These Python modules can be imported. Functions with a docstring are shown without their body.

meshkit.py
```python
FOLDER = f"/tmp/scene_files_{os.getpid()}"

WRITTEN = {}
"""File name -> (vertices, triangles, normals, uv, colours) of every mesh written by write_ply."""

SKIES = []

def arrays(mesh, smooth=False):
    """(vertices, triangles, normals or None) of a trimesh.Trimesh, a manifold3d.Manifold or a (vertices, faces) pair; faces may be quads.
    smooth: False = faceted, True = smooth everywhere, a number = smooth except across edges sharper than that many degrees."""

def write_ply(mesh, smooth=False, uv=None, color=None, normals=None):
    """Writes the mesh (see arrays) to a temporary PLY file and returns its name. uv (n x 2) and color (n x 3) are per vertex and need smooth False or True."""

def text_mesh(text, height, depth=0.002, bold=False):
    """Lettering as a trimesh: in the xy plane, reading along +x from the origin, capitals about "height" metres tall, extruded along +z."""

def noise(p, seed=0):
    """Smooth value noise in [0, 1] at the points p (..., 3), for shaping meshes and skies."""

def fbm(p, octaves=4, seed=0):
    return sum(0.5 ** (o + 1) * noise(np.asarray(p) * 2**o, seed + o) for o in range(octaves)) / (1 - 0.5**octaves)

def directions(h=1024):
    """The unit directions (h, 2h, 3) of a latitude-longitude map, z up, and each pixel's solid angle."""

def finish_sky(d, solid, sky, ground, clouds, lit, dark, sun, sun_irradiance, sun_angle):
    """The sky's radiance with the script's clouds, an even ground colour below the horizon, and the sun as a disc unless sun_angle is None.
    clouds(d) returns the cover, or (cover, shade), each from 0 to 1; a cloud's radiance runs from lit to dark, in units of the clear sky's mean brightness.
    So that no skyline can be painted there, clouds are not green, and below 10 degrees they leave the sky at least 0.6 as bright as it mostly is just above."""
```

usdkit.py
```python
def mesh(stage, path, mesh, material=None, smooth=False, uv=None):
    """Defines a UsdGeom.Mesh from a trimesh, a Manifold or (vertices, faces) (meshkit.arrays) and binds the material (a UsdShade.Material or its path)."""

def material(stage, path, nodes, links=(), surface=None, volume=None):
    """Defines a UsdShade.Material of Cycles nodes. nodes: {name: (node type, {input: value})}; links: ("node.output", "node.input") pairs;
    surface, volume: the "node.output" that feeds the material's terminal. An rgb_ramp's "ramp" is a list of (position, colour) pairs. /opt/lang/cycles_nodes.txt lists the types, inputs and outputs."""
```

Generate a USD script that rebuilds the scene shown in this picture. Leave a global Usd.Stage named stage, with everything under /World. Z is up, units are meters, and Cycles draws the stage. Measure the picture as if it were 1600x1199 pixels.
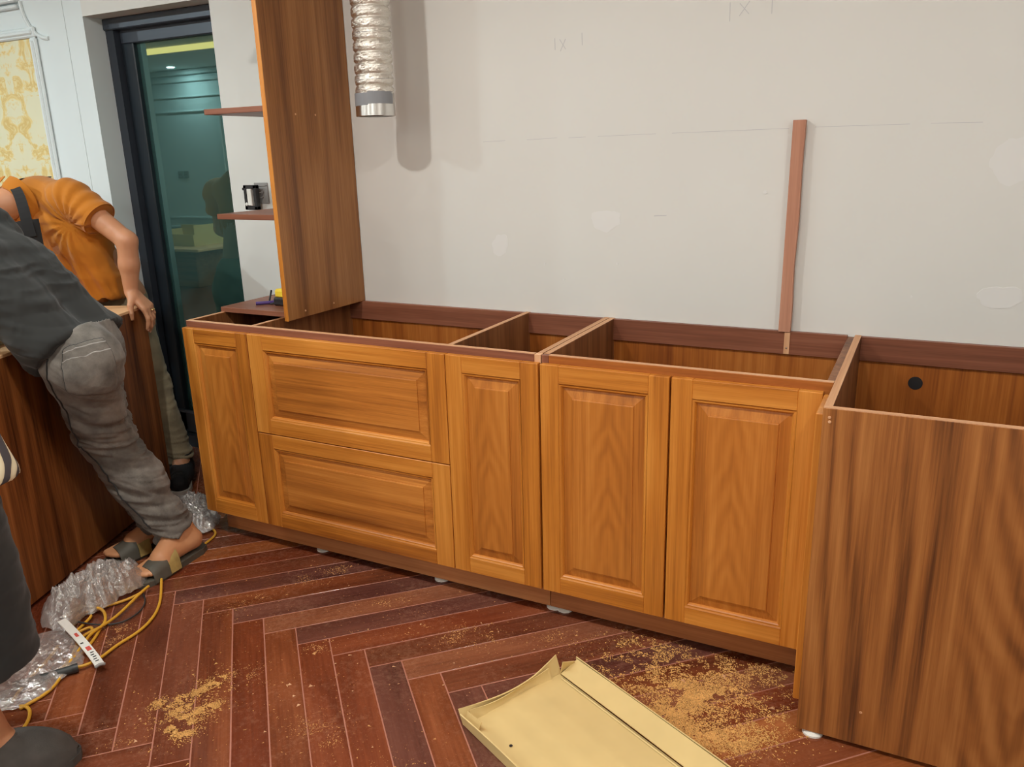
import math, numpy as np, trimesh, usdkit, meshkit
from pxr import Usd, UsdGeom, UsdLux, UsdShade, Gf, Sdf
from scipy import sparse
from shapely.geometry import Polygon

stage = Usd.Stage.CreateInMemory()
UsdGeom.SetStageUpAxis(stage, UsdGeom.Tokens.z)
UsdGeom.SetStageMetersPerUnit(stage, 1.0)
UsdGeom.Xform.Define(stage, '/World')
UsdGeom.Scope.Define(stage, '/World/Looks')
RNG = np.random.default_rng(7)
V = lambda *a: np.array(a, float)

# ------------------------------------------------------------------ camera, lights, exposure
cam = UsdGeom.Camera.Define(stage, '/World/camera')
CAM_R, CAM_U, CAM_F = V(0.8910, 0.4533, -0.0260), V(-0.1042, 0.2599, 0.9600), V(-0.4427, 0.8528, -0.2768)
CAM_F /= np.linalg.norm(CAM_F); CAM_R -= CAM_F * (CAM_R @ CAM_F); CAM_R /= np.linalg.norm(CAM_R); CAM_U = np.cross(CAM_R, CAM_F)
CAM_C = V(2.527, -2.4974, 1.3608)
cam.AddTransformOp().Set(Gf.Matrix4d(*CAM_R, 0, *CAM_U, 0, *(-CAM_F), 0, *CAM_C, 1))
cam.CreateHorizontalApertureAttr(36.0)
cam.CreateVerticalApertureAttr(36.0 * 1199 / 1600)
cam.CreateFocalLengthAttr(36.0 * 1257.74 / 1600)
cam.CreateClippingRangeAttr(Gf.Vec2f(0.02, 100))
cam.CreateExposureAttr(0.21)

SOFFIT = 2.42
LAMPS = [(-2.8, -1.6, 17, 'c'), (-1.6, -1.6, 27, 'c'), (-0.4, -1.6, 12, 'c'), (0.8, -1.6, 18, 'n'), (2.0, -1.6, 11, 'n'), (3.1, -1.6, 10, 'n'),
         (-5.58, -4.37, 8, 'c'), (-3.6, -4.30, 22, 'n'), (-1.6, -4.37, 18, 'n'), (0.4, -4.37, 22, 'n'), (2.4, -4.37, 20, 'n')]
TINT = {'c': (0.80, 0.97, 1.0), 'n': (1.0, 0.975, 0.92), 'w': (1.0, 0.95, 0.86)}
for i, (x, y, power, t) in enumerate(LAMPS):
    L = UsdLux.DiskLight.Define(stage, '/World/Lights/lamp_%03d' % i)
    L.AddTranslateOp().Set(Gf.Vec3d(x, y, SOFFIT - 0.008))
    L.CreateRadiusAttr(0.04)
    L.CreateColorAttr(Gf.Vec3f(*TINT[t]))
    L.CreateIntensityAttr(power * 58.0)
    L.CreateNormalizeAttr(False)

# ------------------------------------------------------------------ naming helpers
_used = {}
def numbered(parent, name):
    k = (parent, name); n = _used.get(k, 0); _used[k] = n + 1
    return parent + '/' + (name if n == 0 else '%s_%03d' % (name, n))
def tag(prim, label=None, cat=None, group=None, kind=None):
    for k, v in (('label', label), ('category', cat), ('group', group), ('kind', kind)):
        if v: prim.SetCustomDataByKey(k, v)
    return prim
class Thing:
    """an Xform at the thing's base; its children are its parts"""
    def __init__(self, name, label, cat, loc=(0, 0, 0), group=None, kind=None):
        self.loc = V(*loc); self.path = numbered('/World', name)
        x = UsdGeom.Xform.Define(stage, self.path); x.AddTranslateOp().Set(Gf.Vec3d(*map(float, loc)))
        self.prim = tag(x.GetPrim(), label, cat, group, kind)
    def part(self, name, mesh, mat, smooth=False, label=None, under=None, kind=None):
        v, f = geo(mesh)
        p = numbered(under or self.path, name)
        m = usdkit.mesh(stage, p, (v - self.loc, f), M[mat], smooth=smooth)
        tag(m.GetPrim(), label, kind=kind)
        return p
def geo(mesh):
    if hasattr(mesh, 'to_mesh'):
        m = mesh.to_mesh(); return np.array(m.vert_properties[:, :3], float), np.array(m.tri_verts)
    if isinstance(mesh, (tuple, list)):
        v, f = np.asarray(mesh[0], float), np.asarray(mesh[1], int)
        if f.shape[1] == 4: f = np.vstack([f[:, [0, 1, 2]], f[:, [0, 2, 3]]])
        return v, f
    return np.array(mesh.vertices, float), np.array(mesh.faces)
def single(name, mesh, mat, label=None, cat=None, group=None, kind=None, smooth=False):
    p = numbered('/World', name)
    m = usdkit.mesh(stage, p, geo(mesh), M[mat], smooth=smooth)
    tag(m.GetPrim(), label, cat, group, kind)
    return p
def sub(parent_path, name, mesh, mat, smooth=False, label=None, kind=None):
    p = numbered(parent_path, name)
    m = usdkit.mesh(stage, p, geo(mesh), M[mat], smooth=smooth)
    tag(m.GetPrim(), label, kind=kind)
    return p

# ------------------------------------------------------------------ shape helpers (world coordinates)
def box(lo, hi, c=0.0):
    """box between two corners with chamfered edges"""
    lo, hi = np.minimum(lo, hi).astype(float), np.maximum(lo, hi).astype(float)
    if c <= 0:
        return trimesh.creation.box(bounds=[lo, hi])
    c = min(c, 0.45 * (hi - lo).min())
    pts = []
    for sx in (0, 1):
        for sy in (0, 1):
            for sz in (0, 1):
                p = np.where([sx, sy, sz], hi, lo); s = np.where([sx, sy, sz], -1, 1)
                for a in range(3):
                    q = p + s * c; q[a] = p[a]; pts.append(q)
    return trimesh.convex.convex_hull(np.array(pts))
def cat(*ms):
    vs, fs, n = [], [], 0
    for m in ms:
        v, f = geo(m); vs.append(v); fs.append(f + n); n += len(v)
    return np.vstack(vs), np.vstack(fs)
def tube(pts, r, n=10, closed_ends=True):
    pts = np.asarray(pts, float); rr = np.broadcast_to(r, len(pts)).astype(float)
    t = np.gradient(pts, axis=0); t /= np.linalg.norm(t, axis=1)[:, None]
    u = np.cross(t[0], [0, 0, 1.0]); u = u if np.linalg.norm(u) > 1e-3 else np.cross(t[0], [1.0, 0, 0]); u /= np.linalg.norm(u)
    a = np.linspace(0, 2 * np.pi, n, endpoint=False); vs = []
    for p, d, q in zip(pts, t, rr):
        u = u - d * (u @ d); u /= np.linalg.norm(u); w = np.cross(d, u)
        vs.append(p + q * (np.cos(a)[:, None] * u + np.sin(a)[:, None] * w))
    v = np.vstack(vs); f = []
    for i in range(len(pts) - 1):
        for j in range(n):
            k = (j + 1) % n
            f += [[i * n + j, i * n + k, (i + 1) * n + k], [i * n + j, (i + 1) * n + k, (i + 1) * n + j]]
    if closed_ends:
        v = np.vstack([v, pts[0], pts[-1]]); a0, b0 = len(v) - 2, len(v) - 1; e = (len(pts) - 1) * n
        for j in range(n):
            k = (j + 1) % n
            f += [[a0, k, j], [b0, e + j, e + k]]
    return v, np.array(f)
def spline(pts, n=60):
    from scipy.interpolate import CubicSpline
    pts = np.asarray(pts, float); s = np.r_[0, np.cumsum(np.linalg.norm(np.diff(pts, axis=0), axis=1))]
    return CubicSpline(s, pts)(np.linspace(0, s[-1], n))
def lathe(profile, center, n=32, axis=(0, 0, 1)):
    """profile (r, h) pairs turned about the axis through center"""
    axis = V(*axis) / np.linalg.norm(axis)
    u = np.cross(axis, [1.0, 0, 0]); u = u if np.linalg.norm(u) > 0.1 else np.cross(axis, [0, 1.0, 0]); u /= np.linalg.norm(u); w = np.cross(axis, u)
    a = np.linspace(0, 2 * np.pi, n, endpoint=False); v = []
    for r, h in profile:
        v.append(V(*center) + h * axis + r * (np.cos(a)[:, None] * u + np.sin(a)[:, None] * w))
    f = []
    for i in range(len(profile) - 1):
        for j in range(n):
            k = (j + 1) % n
            f += [[i * n + j, i * n + k, (i + 1) * n + k, (i + 1) * n + j]]
    return np.vstack(v), np.array(f)
def blob(poly, z0, z1, to3):
    """polygon (2d points) extruded from z0 to z1 and mapped by to3(u, v, z)"""
    m = trimesh.creation.extrude_polygon(Polygon(poly).buffer(0), z1 - z0, engine='earcut')
    v = np.array(m.vertices); return np.array([to3(a, b, c + z0) for a, b, c in v]), np.array(m.faces)
def oriented(mesh):
    v, f = geo(mesh); t = trimesh.Trimesh(v, f, process=True); trimesh.repair.fix_normals(t); return t
def grid_sheet(P):
    """P (n, m, 3) grid of points -> quad mesh"""
    n, m = P.shape[:2]; i = np.arange(n * m).reshape(n, m)
    f = np.stack([i[:-1, :-1], i[1:, :-1], i[1:, 1:], i[:-1, 1:]], -1).reshape(-1, 4)
    return P.reshape(-1, 3), f
def thicken(P, t):
    """a closed sheet of thickness t from a grid of points"""
    v, f = grid_sheet(P); n, m = P.shape[:2]
    f3 = np.vstack([f[:, [0, 1, 2]], f[:, [0, 2, 3]]])
    tm = trimesh.Trimesh(v, f3, process=False); nv = np.array(tm.vertex_normals)
    i = np.arange(n * m).reshape(n, m); b = np.r_[i[0, :-1], i[:-1, -1], i[-1, :0:-1], i[:0:-1, 0]]; N = n * m
    side = [[b[k], b[(k + 1) % len(b)], b[(k + 1) % len(b)] + N, b[k] + N] for k in range(len(b))]
    side = np.array(side); side = np.vstack([side[:, [0, 1, 2]], side[:, [0, 2, 3]]])
    return np.vstack([v, v - nv * t]), np.vstack([f3, f3[:, ::-1] + N, side])

# ------------------------------------------------------------------ materials
M = {}
def mat(name, nodes, links=(), surface='p.BSDF'):
    M[name] = usdkit.material(stage, '/World/Looks/' + name, nodes, links, surface=surface)
def plain(name, col, rough=0.5, metal=0.0, bump=0.0, bscale=200.0, vary=0.0, vscale=6.0, spec=0.5, **kw):
    nodes = {'g': ('geometry', {}), 'p': ('principled_bsdf', {'base_color': col, 'roughness': rough, 'metallic': metal, 'specular_ior_level': spec, **kw})}
    links = []
    if vary:
        nodes['vn'] = ('noise_texture', {'scale': vscale, 'detail': 4.0})
        lo = [c * (1 - vary) for c in col]; hi = [min(1, c * (1 + vary)) for c in col]
        nodes['vr'] = ('rgb_ramp', {'ramp': [(0.3, lo), (0.7, hi)]})
        links += [('g.position', 'vn.vector'), ('vn.fac', 'vr.fac'), ('vr.color', 'p.base_color')]
    if bump:
        nodes['bn'] = ('noise_texture', {'scale': bscale, 'detail': 3.0}); nodes['b'] = ('bump', {'strength': bump, 'distance': 0.002})
        links += [('g.position', 'bn.vector'), ('bn.fac', 'b.height'), ('b.normal', 'p.normal')]
    mat(name, nodes, links)
def wood(name, dark, mid, light, axis='z', arch=None, figure=1.0, rough=0.38, rot=0.0, rings=6.0, fine=1.0, coat=0.0, offset=(0, 0, 0), line=0.5):
    """sawn wood: long wavering growth lines, fine pores along the grain; axis = the direction of the grain"""
    k = {'x': (0.09, 1, 1), 'y': (1, 0.09, 1), 'z': (1, 1, 0.09)}[axis]
    k2 = tuple(0.022 if a < 1 else 1.0 for a in k)
    nodes = {'g': ('geometry', {}), 'oi': ('object_info', {}), 'rs': ('math', {'math_type': 'multiply', 'value2': 37.0}),
             'cx': ('combine_xyz', {}), 'ad': ('vector_math', {'math_type': 'add'}),
             'rt': ('mapping', {'rotation': (0, 0, rot), 'location': offset}), 'm1': ('mapping', {'scale': k}), 'm2': ('mapping', {'scale': k2}),
             'warp': ('noise_texture', {'scale': 3.2, 'detail': 3.0, 'roughness': 0.55}),
             'wm': ('math', {'math_type': 'multiply', 'value2': 9.0 * rings}),
             'ws': ('math', {'math_type': 'sine'}), 'wa': ('map_range', {'from_min': -1.0, 'from_max': 1.0, 'to_min': 0.0, 'to_max': 1.0}),
             'tone': ('noise_texture', {'scale': 5.0, 'detail': 2.0, 'roughness': 0.6}),
             'fib': ('noise_texture', {'scale': 190.0 * fine, 'detail': 3.0, 'roughness': 0.7}),
             'str': ('noise_texture', {'scale': 42.0, 'detail': 4.0, 'roughness': 0.65}),
             'mx1': ('mix_float', {'fac': 0.30 * line}), 'mx2': ('mix_float', {'fac': 0.50}), 'mx3': ('mix_float', {'fac': 0.22}),
             'ramp': ('rgb_ramp', {'ramp': [(0.36, dark), (0.50, mid), (0.64, light)]}),
             'b': ('bump', {'strength': 0.10, 'distance': 0.001}),
             'p': ('principled_bsdf', {'roughness': rough, 'specular_ior_level': 0.42, 'coat_weight': coat, 'coat_roughness': 0.15})}
    links = [('oi.random', 'rs.value1'), ('rs.value', 'cx.x'), ('rs.value', 'cx.y'), ('rs.value', 'cx.z'),
             ('g.position', 'rt.vector'), ('rt.vector', 'ad.vector1'), ('cx.vector', 'ad.vector2'), ('ad.vector', 'm1.vector'), ('ad.vector', 'm2.vector'),
             ('m1.vector', 'warp.vector'), ('warp.fac', 'wm.value1'), ('wm.value', 'ws.value1'), ('ws.value', 'wa.value'),
             ('m1.vector', 'tone.vector'), ('m2.vector', 'fib.vector'), ('m2.vector', 'str.vector'),
             ('tone.fac', 'mx1.a'), ('wa.result', 'mx1.b'), ('mx1.result', 'mx2.a'), ('str.fac', 'mx2.b'), ('mx2.result', 'mx3.a'), ('fib.fac', 'mx3.b'),
             ('mx3.result', 'ramp.fac'), ('ramp.color', 'p.base_color'), ('mx3.result', 'b.height'), ('b.normal', 'p.normal')]
    if arch:        # nested cathedral arches about a vertical centre line at x = arch[0]
        nodes.update({'sx': ('separate_xyz', {}), 'ax': ('math', {'math_type': 'subtract', 'value2': arch[0]}), 'ab': ('math', {'math_type': 'absolute'}),
                      'aw': ('math', {'math_type': 'multiply_add', 'value2': arch[1]}), 'an': ('noise_texture', {'scale': 5.0, 'detail': 3.0}), 'av': ('math', {'math_type': 'multiply_add', 'value2': 0.26}),
                      'am': ('math', {'math_type': 'multiply', 'value2': arch[2]}), 'as': ('math', {'math_type': 'sine'}), 'ar': ('map_range', {'from_min': -1.0, 'from_max': 1.0, 'to_min': arch[5], 'to_max': arch[6]}),
                      'wt': ('map_range', {'range_type': 'smoothstep', 'from_min': arch[3], 'from_max': arch[4], 'to_min': 0.6, 'to_max': 0.0}), 'amx': ('mix_float', {})})
        links = [q for q in links if q[0] != 'mx3.result'] + [('g.position', 'sx.vector'), ('sx.x', 'ax.value1'), ('ax.value', 'ab.value1'), ('ab.value', 'aw.value1'), ('sx.z', 'aw.value3'),
                 ('g.position', 'an.vector'), ('an.fac', 'av.value1'), ('aw.value', 'av.value3'), ('av.value', 'am.value1'), ('am.value', 'as.value1'), ('as.value', 'ar.value'), ('ab.value', 'wt.value'),
                 ('mx3.result', 'amx.a'), ('ar.result', 'amx.b'), ('wt.result', 'amx.fac'), ('amx.result', 'ramp.fac'), ('amx.result', 'b.height')]
    mat(name, nodes, links)

def s(r, g, b):
    return tuple(((c / 255 + 0.055) / 1.055) ** 2.4 if c > 10 else c / 255 / 12.92 for c in (r, g, b))
for ax in 'xyz':
    wood('door_wood_' + ax, s(150, 84, 26), s(196, 122, 44), s(218, 148, 66), ax, rough=0.36)
    wood('panel_wood_' + ax, s(124, 64, 24), s(164, 94, 36), s(190, 120, 56), ax, rough=0.42)
    wood('carcass_wood_' + ax, s(84, 46, 24), s(126, 78, 44), s(156, 104, 64), ax, rough=0.45)
    wood('red_wood_' + ax, s(104, 60, 42), s(134, 82, 60), s(158, 104, 80), ax, rough=0.42, line=0.25)
    wood('raw_wood_' + ax, s(176, 124, 84), s(206, 154, 112), s(226, 180, 140), ax, rough=0.55, line=0.3)
wood('door_field_z', s(140, 80, 28), s(186, 114, 44), s(212, 142, 66), 'z', rings=4.5, line=0.8, rough=0.36)
wood('door_field_x', s(140, 80, 28), s(188, 116, 46), s(212, 142, 66), 'x', rings=4.5, line=0.9, rough=0.36)
wood('corner_wood', s(92, 52, 24), s(152, 94, 46), s(182, 122, 66), 'z', arch=(2.79, -2.8, 42.0, .02, .17, .40, .58), rings=7.0, line=1.0, rough=0.4)
wood('kick_wood', s(140, 84, 46), s(172, 110, 66), s(192, 132, 84), 'x', line=0.3)
wood('tall_wood', s(108, 66, 34), s(152, 100, 54), s(176, 124, 74), 'z', rings=6.0, line=0.8, rough=0.4)
wood('island_wood', s(76, 38, 16), s(132, 76, 36), s(164, 102, 54), 'z', rings=5.0, line=0.9, rough=0.35)
wood('batten_wood', s(166, 112, 88), s(188, 134, 108), s(202, 150, 124), 'z', rough=0.6, line=0.2)
plain('dark_gap', s(40, 22, 12), 0.7)
plain('white_paint', (0.725, 0.725, 0.695), 0.62, bump=0.05, bscale=90, vary=0.02, vscale=1.6)
plain('left_paint', (0.72, 0.78, 0.79), 0.55, vary=0.015, vscale=2.0)
plain('putty', (0.76, 0.76, 0.745), 0.75)
plain('pencil', (0.58, 0.58, 0.59), 0.7)
plain('ceiling_paint', (0.80, 0.80, 0.78), 0.7)
plain('far_paint', (0.66, 0.70, 0.70), 0.6)
plain('black_plastic', (0.02, 0.02, 0.022), 0.4)
plain('grey_plastic', (0.30, 0.29, 0.28), 0.45)
plain('white_plastic', (0.78, 0.77, 0.72), 0.4)
plain('yellow_plastic', (0.86, 0.62, 0.05), 0.35)
plain('violet_plastic', (0.09, 0.05, 0.22), 0.35)
plain('red_print', (0.62, 0.09, 0.07), 0.5)
plain('black_print', (0.05, 0.05, 0.05), 0.5)
plain('frame_metal', s(62, 68, 78), 0.38, metal=0.3)
plain('frame_dark', s(34, 42, 50), 0.35, metal=0.3)
plain('steel', (0.72, 0.71, 0.69), 0.22, metal=1.0)
plain('grey_tape', (0.24, 0.25, 0.27), 0.5)
plain('cable_yellow', s(214, 160, 50), 0.42)
plain('cable_black', (0.025, 0.025, 0.025), 0.45)
plain('sleeve_rubber', (0.035, 0.038, 0.036), 0.55)
plain('tan_board', s(226, 178, 130), 0.6, vary=0.06)
plain('cream_foam', s(206, 196, 170), 0.7, vary=0.05)
plain('cream_foam_edge', s(150, 140, 122), 0.8)
plain('sawdust', s(214, 164, 96), 0.9, vary=0.25, vscale=300)
plain('sawdust_fine', s(196, 142, 88), 0.9, vary=0.25, vscale=300)
plain('skin', s(196, 138, 102), 0.5, vary=0.08, vscale=9, bump=0.08, bscale=260, subsurface_weight=0.08, subsurface_scale=0.01)
plain('skin_foot', s(204, 146, 104), 0.5, vary=0.06, vscale=14)
plain('nail', s(214, 164, 140), 0.35)
plain('hair', (0.012, 0.010, 0.009), 0.5, bump=0.5, bscale=300)
plain('eye', (0.75, 0.73, 0.70), 0.2)
plain('iris', (0.02, 0.012, 0.008), 0.15)
plain('gold', (0.83, 0.62, 0.27), 0.2, metal=1.0)
def cloth(name, col, weave=700.0, vary=0.1, vscale=5.0, rough=0.9, streak=None):
    lo = [c * (1 - vary) for c in col]; hi = [min(1, c * (1 + vary)) for c in col]
    nodes = {'g': ('geometry', {}), 'n': ('noise_texture', {'scale': vscale, 'detail': 5.0, 'roughness': 0.6}), 'r': ('rgb_ramp', {'ramp': [(0.3, lo), (0.7, hi)]}),
             'w': ('noise_texture', {'scale': weave, 'detail': 2.0}), 'b': ('bump', {'strength': 0.25, 'distance': 0.001}),
             'p': ('principled_bsdf', {'roughness': rough, 'specular_ior_level': 0.2, 'sheen_weight': 0.15})}
    mat(name, nodes, [('g.position', 'n.vector'), ('n.fac', 'r.fac'), ('r.color', 'p.base_color'), ('g.position', 'w.vector'), ('w.fac', 'b.height'), ('b.normal', 'p.normal')])
cloth('orange_cotton', s(190, 116, 36), vary=0.06)
cloth('charcoal_cotton', s(47, 48, 47), vary=0.10)
cloth('grey_denim', s(112, 108, 102), vary=0.42, vscale=16.0)
cloth('denim_seam', s(52, 52, 52), vary=0.2)
cloth('denim_pale', s(152, 150, 146), vary=0.2)
cloth('khaki_denim', s(148, 136, 110), vary=0.22, vscale=9.0)
cloth('black_denim', s(46, 48, 48), vary=0.22, vscale=9.0)
cloth('black_canvas', s(36, 34, 34), vary=0.1)
plain('shoe_black', (0.012, 0.012, 0.014), 0.75, bump=0.5, bscale=500)
plain('shoe_white', (0.55, 0.52, 0.47), 0.6)
plain('sandal_sole', s(86, 82, 72), 0.6, vary=0.12, vscale=20)
plain('sandal_strap', s(176, 150, 88), 0.65, vary=0.25, vscale=18)
plain('slipper', s(78, 74, 70), 0.8, bump=0.4, bscale=300, vary=0.15, vscale=30)
# zebra-like print of dark swirls on cream
mat('print_cloth', {'g': ('geometry', {}), 'mp': ('mapping', {'rotation': (0.3, 0.9, 0.5)}), 'w': ('wave_texture', {'scale': 7.0, 'distortion': 7.0, 'detail': 1.0, 'detail_scale': 1.2}),
                    'r': ('rgb_ramp', {'ramp': [(0.42, s(66, 62, 66)), (0.50, s(206, 192, 158)), (1.0, s(222, 212, 182))]}),
                    'p': ('principled_bsdf', {'roughness': 0.85})},
    [('g.position', 'mp.vector'), ('mp.vector', 'w.vector'), ('w.fac', 'r.fac'), ('r.color', 'p.base_color')])
# damask wallpaper: mirrored noise ornaments in gold on pale yellow
mat('damask', {'g': ('geometry', {}), 'sx': ('separate_xyz', {}), 'px': ('math', {'math_type': 'pingpong', 'value2': 0.17}),
               'pz': ('math', {'math_type': 'wrap', 'value2': 0.56, 'value3': 0.0}), 'c': ('combine_xyz', {'y': 3.3}), 'n': ('noise_texture', {'scale': 10.0, 'detail': 4.0, 'roughness': 0.66, 'distortion': 0.9}),
               'r': ('rgb_ramp', {'ramp': [(0.47, s(226, 222, 190)), (0.53, s(230, 208, 144)), (0.60, s(218, 188, 118)), (0.66, s(230, 214, 160))]}),
               'p': ('principled_bsdf', {'roughness': 0.45})},
    [('g.position', 'sx.vector'), ('sx.x', 'px.value1'), ('sx.z', 'pz.value1'), ('px.value', 'c.x'), ('pz.value', 'c.z'), ('c.vector', 'n.vector'), ('n.fac', 'r.fac'), ('r.color', 'p.base_color')])
# tinted sliding-door glass: dark teal pane with a clear mirror-like face
mat('teal_glass', {'t': ('transparent_bsdf', {'color': (0.10, 0.24, 0.22)}), 'gl': ('glossy_bsdf', {'color': (0.50, 0.80, 0.76), 'roughness': 0.012}),
                   'd': ('diffuse_bsdf', {'color': (0.06, 0.15, 0.14)}), 'm1': ('mix_closure', {'fac': 0.5}), 'm2': ('mix_closure', {'fac': 0.30})},
    [('t.BSDF', 'm1.closure1'), ('d.BSDF', 'm1.closure2'), ('m1.closure', 'm2.closure1'), ('gl.BSDF', 'm2.closure2')], surface='m2.closure')
# crumpled stretch film
mat('film', {'g': ('geometry', {}), 'n': ('noise_texture', {'scale': 60.0, 'detail': 4.0}), 'b': ('bump', {'strength': 0.9, 'distance': 0.006}),
             't': ('transparent_bsdf', {'color': (0.93, 0.92, 0.91)}), 'gl': ('glossy_bsdf', {'color': (0.95, 0.95, 0.95), 'roughness': 0.10}),
             'd': ('diffuse_bsdf', {'color': (0.75, 0.73, 0.71)}), 'm1': ('mix_closure', {'fac': 0.26}), 'm2': ('mix_closure', {'fac': 0.30})},
    [('g.position', 'n.vector'), ('n.fac', 'b.height'), ('b.normal', 'gl.normal'), ('t.BSDF', 'm1.closure1'), ('d.BSDF', 'm1.closure2'), ('m1.closure', 'm2.closure1'), ('gl.BSDF', 'm2.closure2')], surface='m2.closure')
# crinkled foil of the duct
mat('foil', {'g': ('geometry', {}), 'n': ('noise_texture', {'scale': 70.0, 'detail': 5.0, 'roughness': 0.7}), 'b': ('bump', {'strength': 0.8, 'distance': 0.006}),
             'p': ('principled_bsdf', {'base_color': (0.86, 0.83, 0.77), 'metallic': 1.0, 'roughness': 0.30})},
    [('g.position', 'n.vector'), ('n.fac', 'b.height'), ('b.normal', 'p.normal')])
plain('cardboard', s(218, 192, 132), 0.75, vary=0.04, vscale=9, bump=0.06, bscale=60)
plain('cardboard_edge', s(150, 132, 88), 0.85)
mat('lamp_glow', {'e': ('emission', {'color': (0.95, 0.98, 1.0), 'strength': 14.0})}, surface='e.emission')
mat('cove_glow', {'e': ('emission', {'color': (1.0, 0.62, 0.20), 'strength': 3.2})}, surface='e.emission')
# floor planks: a few tones of red-brown hardwood with pale sanding dust in clouds
TONES = [(s(78, 38, 24), s(112, 60, 40), s(138, 78, 54)), (s(84, 38, 22), s(122, 64, 38), s(150, 86, 54)), (s(72, 38, 32), s(102, 60, 50), s(126, 80, 66)),
         (s(104, 52, 26), s(148, 84, 46), s(176, 108, 64)), (s(80, 34, 20), s(116, 56, 34), s(142, 76, 48)), (s(94, 50, 34), s(132, 78, 54), s(158, 102, 72))]
def plank_mat(name, tones, rot):
    nodes = {'g': ('geometry', {}), 'oi': ('object_info', {}), 'rs': ('math', {'math_type': 'multiply', 'value2': 53.0}), 'cx': ('combine_xyz', {}), 'ad': ('vector_math', {'math_type': 'add'}),
             'rt': ('vector_rotate', {'rotate_type': 'z_axis', 'angle': rot}), 'm1': ('mapping', {'scale': (0.16, 1, 1)}), 'm2': ('mapping', {'scale': (0.04, 1, 1)}),
             'a': ('noise_texture', {'scale': 9.0, 'detail': 3.0, 'distortion': 0.8}), 'f': ('noise_texture', {'scale': 120.0, 'detail': 3.0, 'roughness': 0.7}), 'mx': ('mix_float', {'fac': 0.35}),
             'ramp': ('rgb_ramp', {'ramp': [(0.30, tones[0]), (0.50, tones[1]), (0.70, tones[2])]}),
             'd1': ('noise_texture', {'scale': 4.2, 'detail': 5.0, 'roughness': 0.7}), 'd2': ('noise_texture', {'scale': 55.0, 'detail': 3.0, 'roughness': 0.8}),
             'dm': ('math', {'math_type': 'multiply'}), 'dr': ('map_range', {'from_min': 0.27, 'from_max': 0.50, 'to_min': 0.0, 'to_max': 0.20}),
             'dust': ('mix_color', {'b': s(196, 150, 116)}), 'rr': ('map_range', {'from_min': 0.0, 'from_max': 0.3, 'to_min': 0.24, 'to_max': 0.65}),
             'p': ('principled_bsdf', {'roughness': 0.3, 'specular_ior_level': 0.45})}
    links = [('oi.random', 'rs.value1'), ('rs.value', 'cx.x'), ('rs.value', 'cx.y'), ('g.position', 'rt.vector'), ('rt.vector', 'ad.vector1'), ('cx.vector', 'ad.vector2'),
             ('ad.vector', 'm1.vector'), ('ad.vector', 'm2.vector'), ('m1.vector', 'a.vector'), ('m2.vector', 'f.vector'), ('a.fac', 'mx.a'), ('f.fac', 'mx.b'), ('mx.result', 'ramp.fac'),
             ('g.position', 'd1.vector'), ('g.position', 'd2.vector'), ('d1.fac', 'dm.value1'), ('d2.fac', 'dm.value2'), ('dm.value', 'dr.value'),
             ('ramp.color', 'dust.a'), ('dr.result', 'dust.fac'), ('dust.result', 'p.base_color'), ('dr.result', 'rr.value'), ('rr.result', 'p.roughness')]
    mat(name, nodes, links)
for i, t in enumerate(TONES):
    plank_mat('plank_a_%d' % i, t, math.pi / 4); plank_mat('plank_b_%d' % i, t, -math.pi / 4)
plain('grout', s(172, 112, 92), 0.7)
plain('floor_far', s(104, 54, 38), 0.35, vary=0.2, vscale=8)

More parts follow.
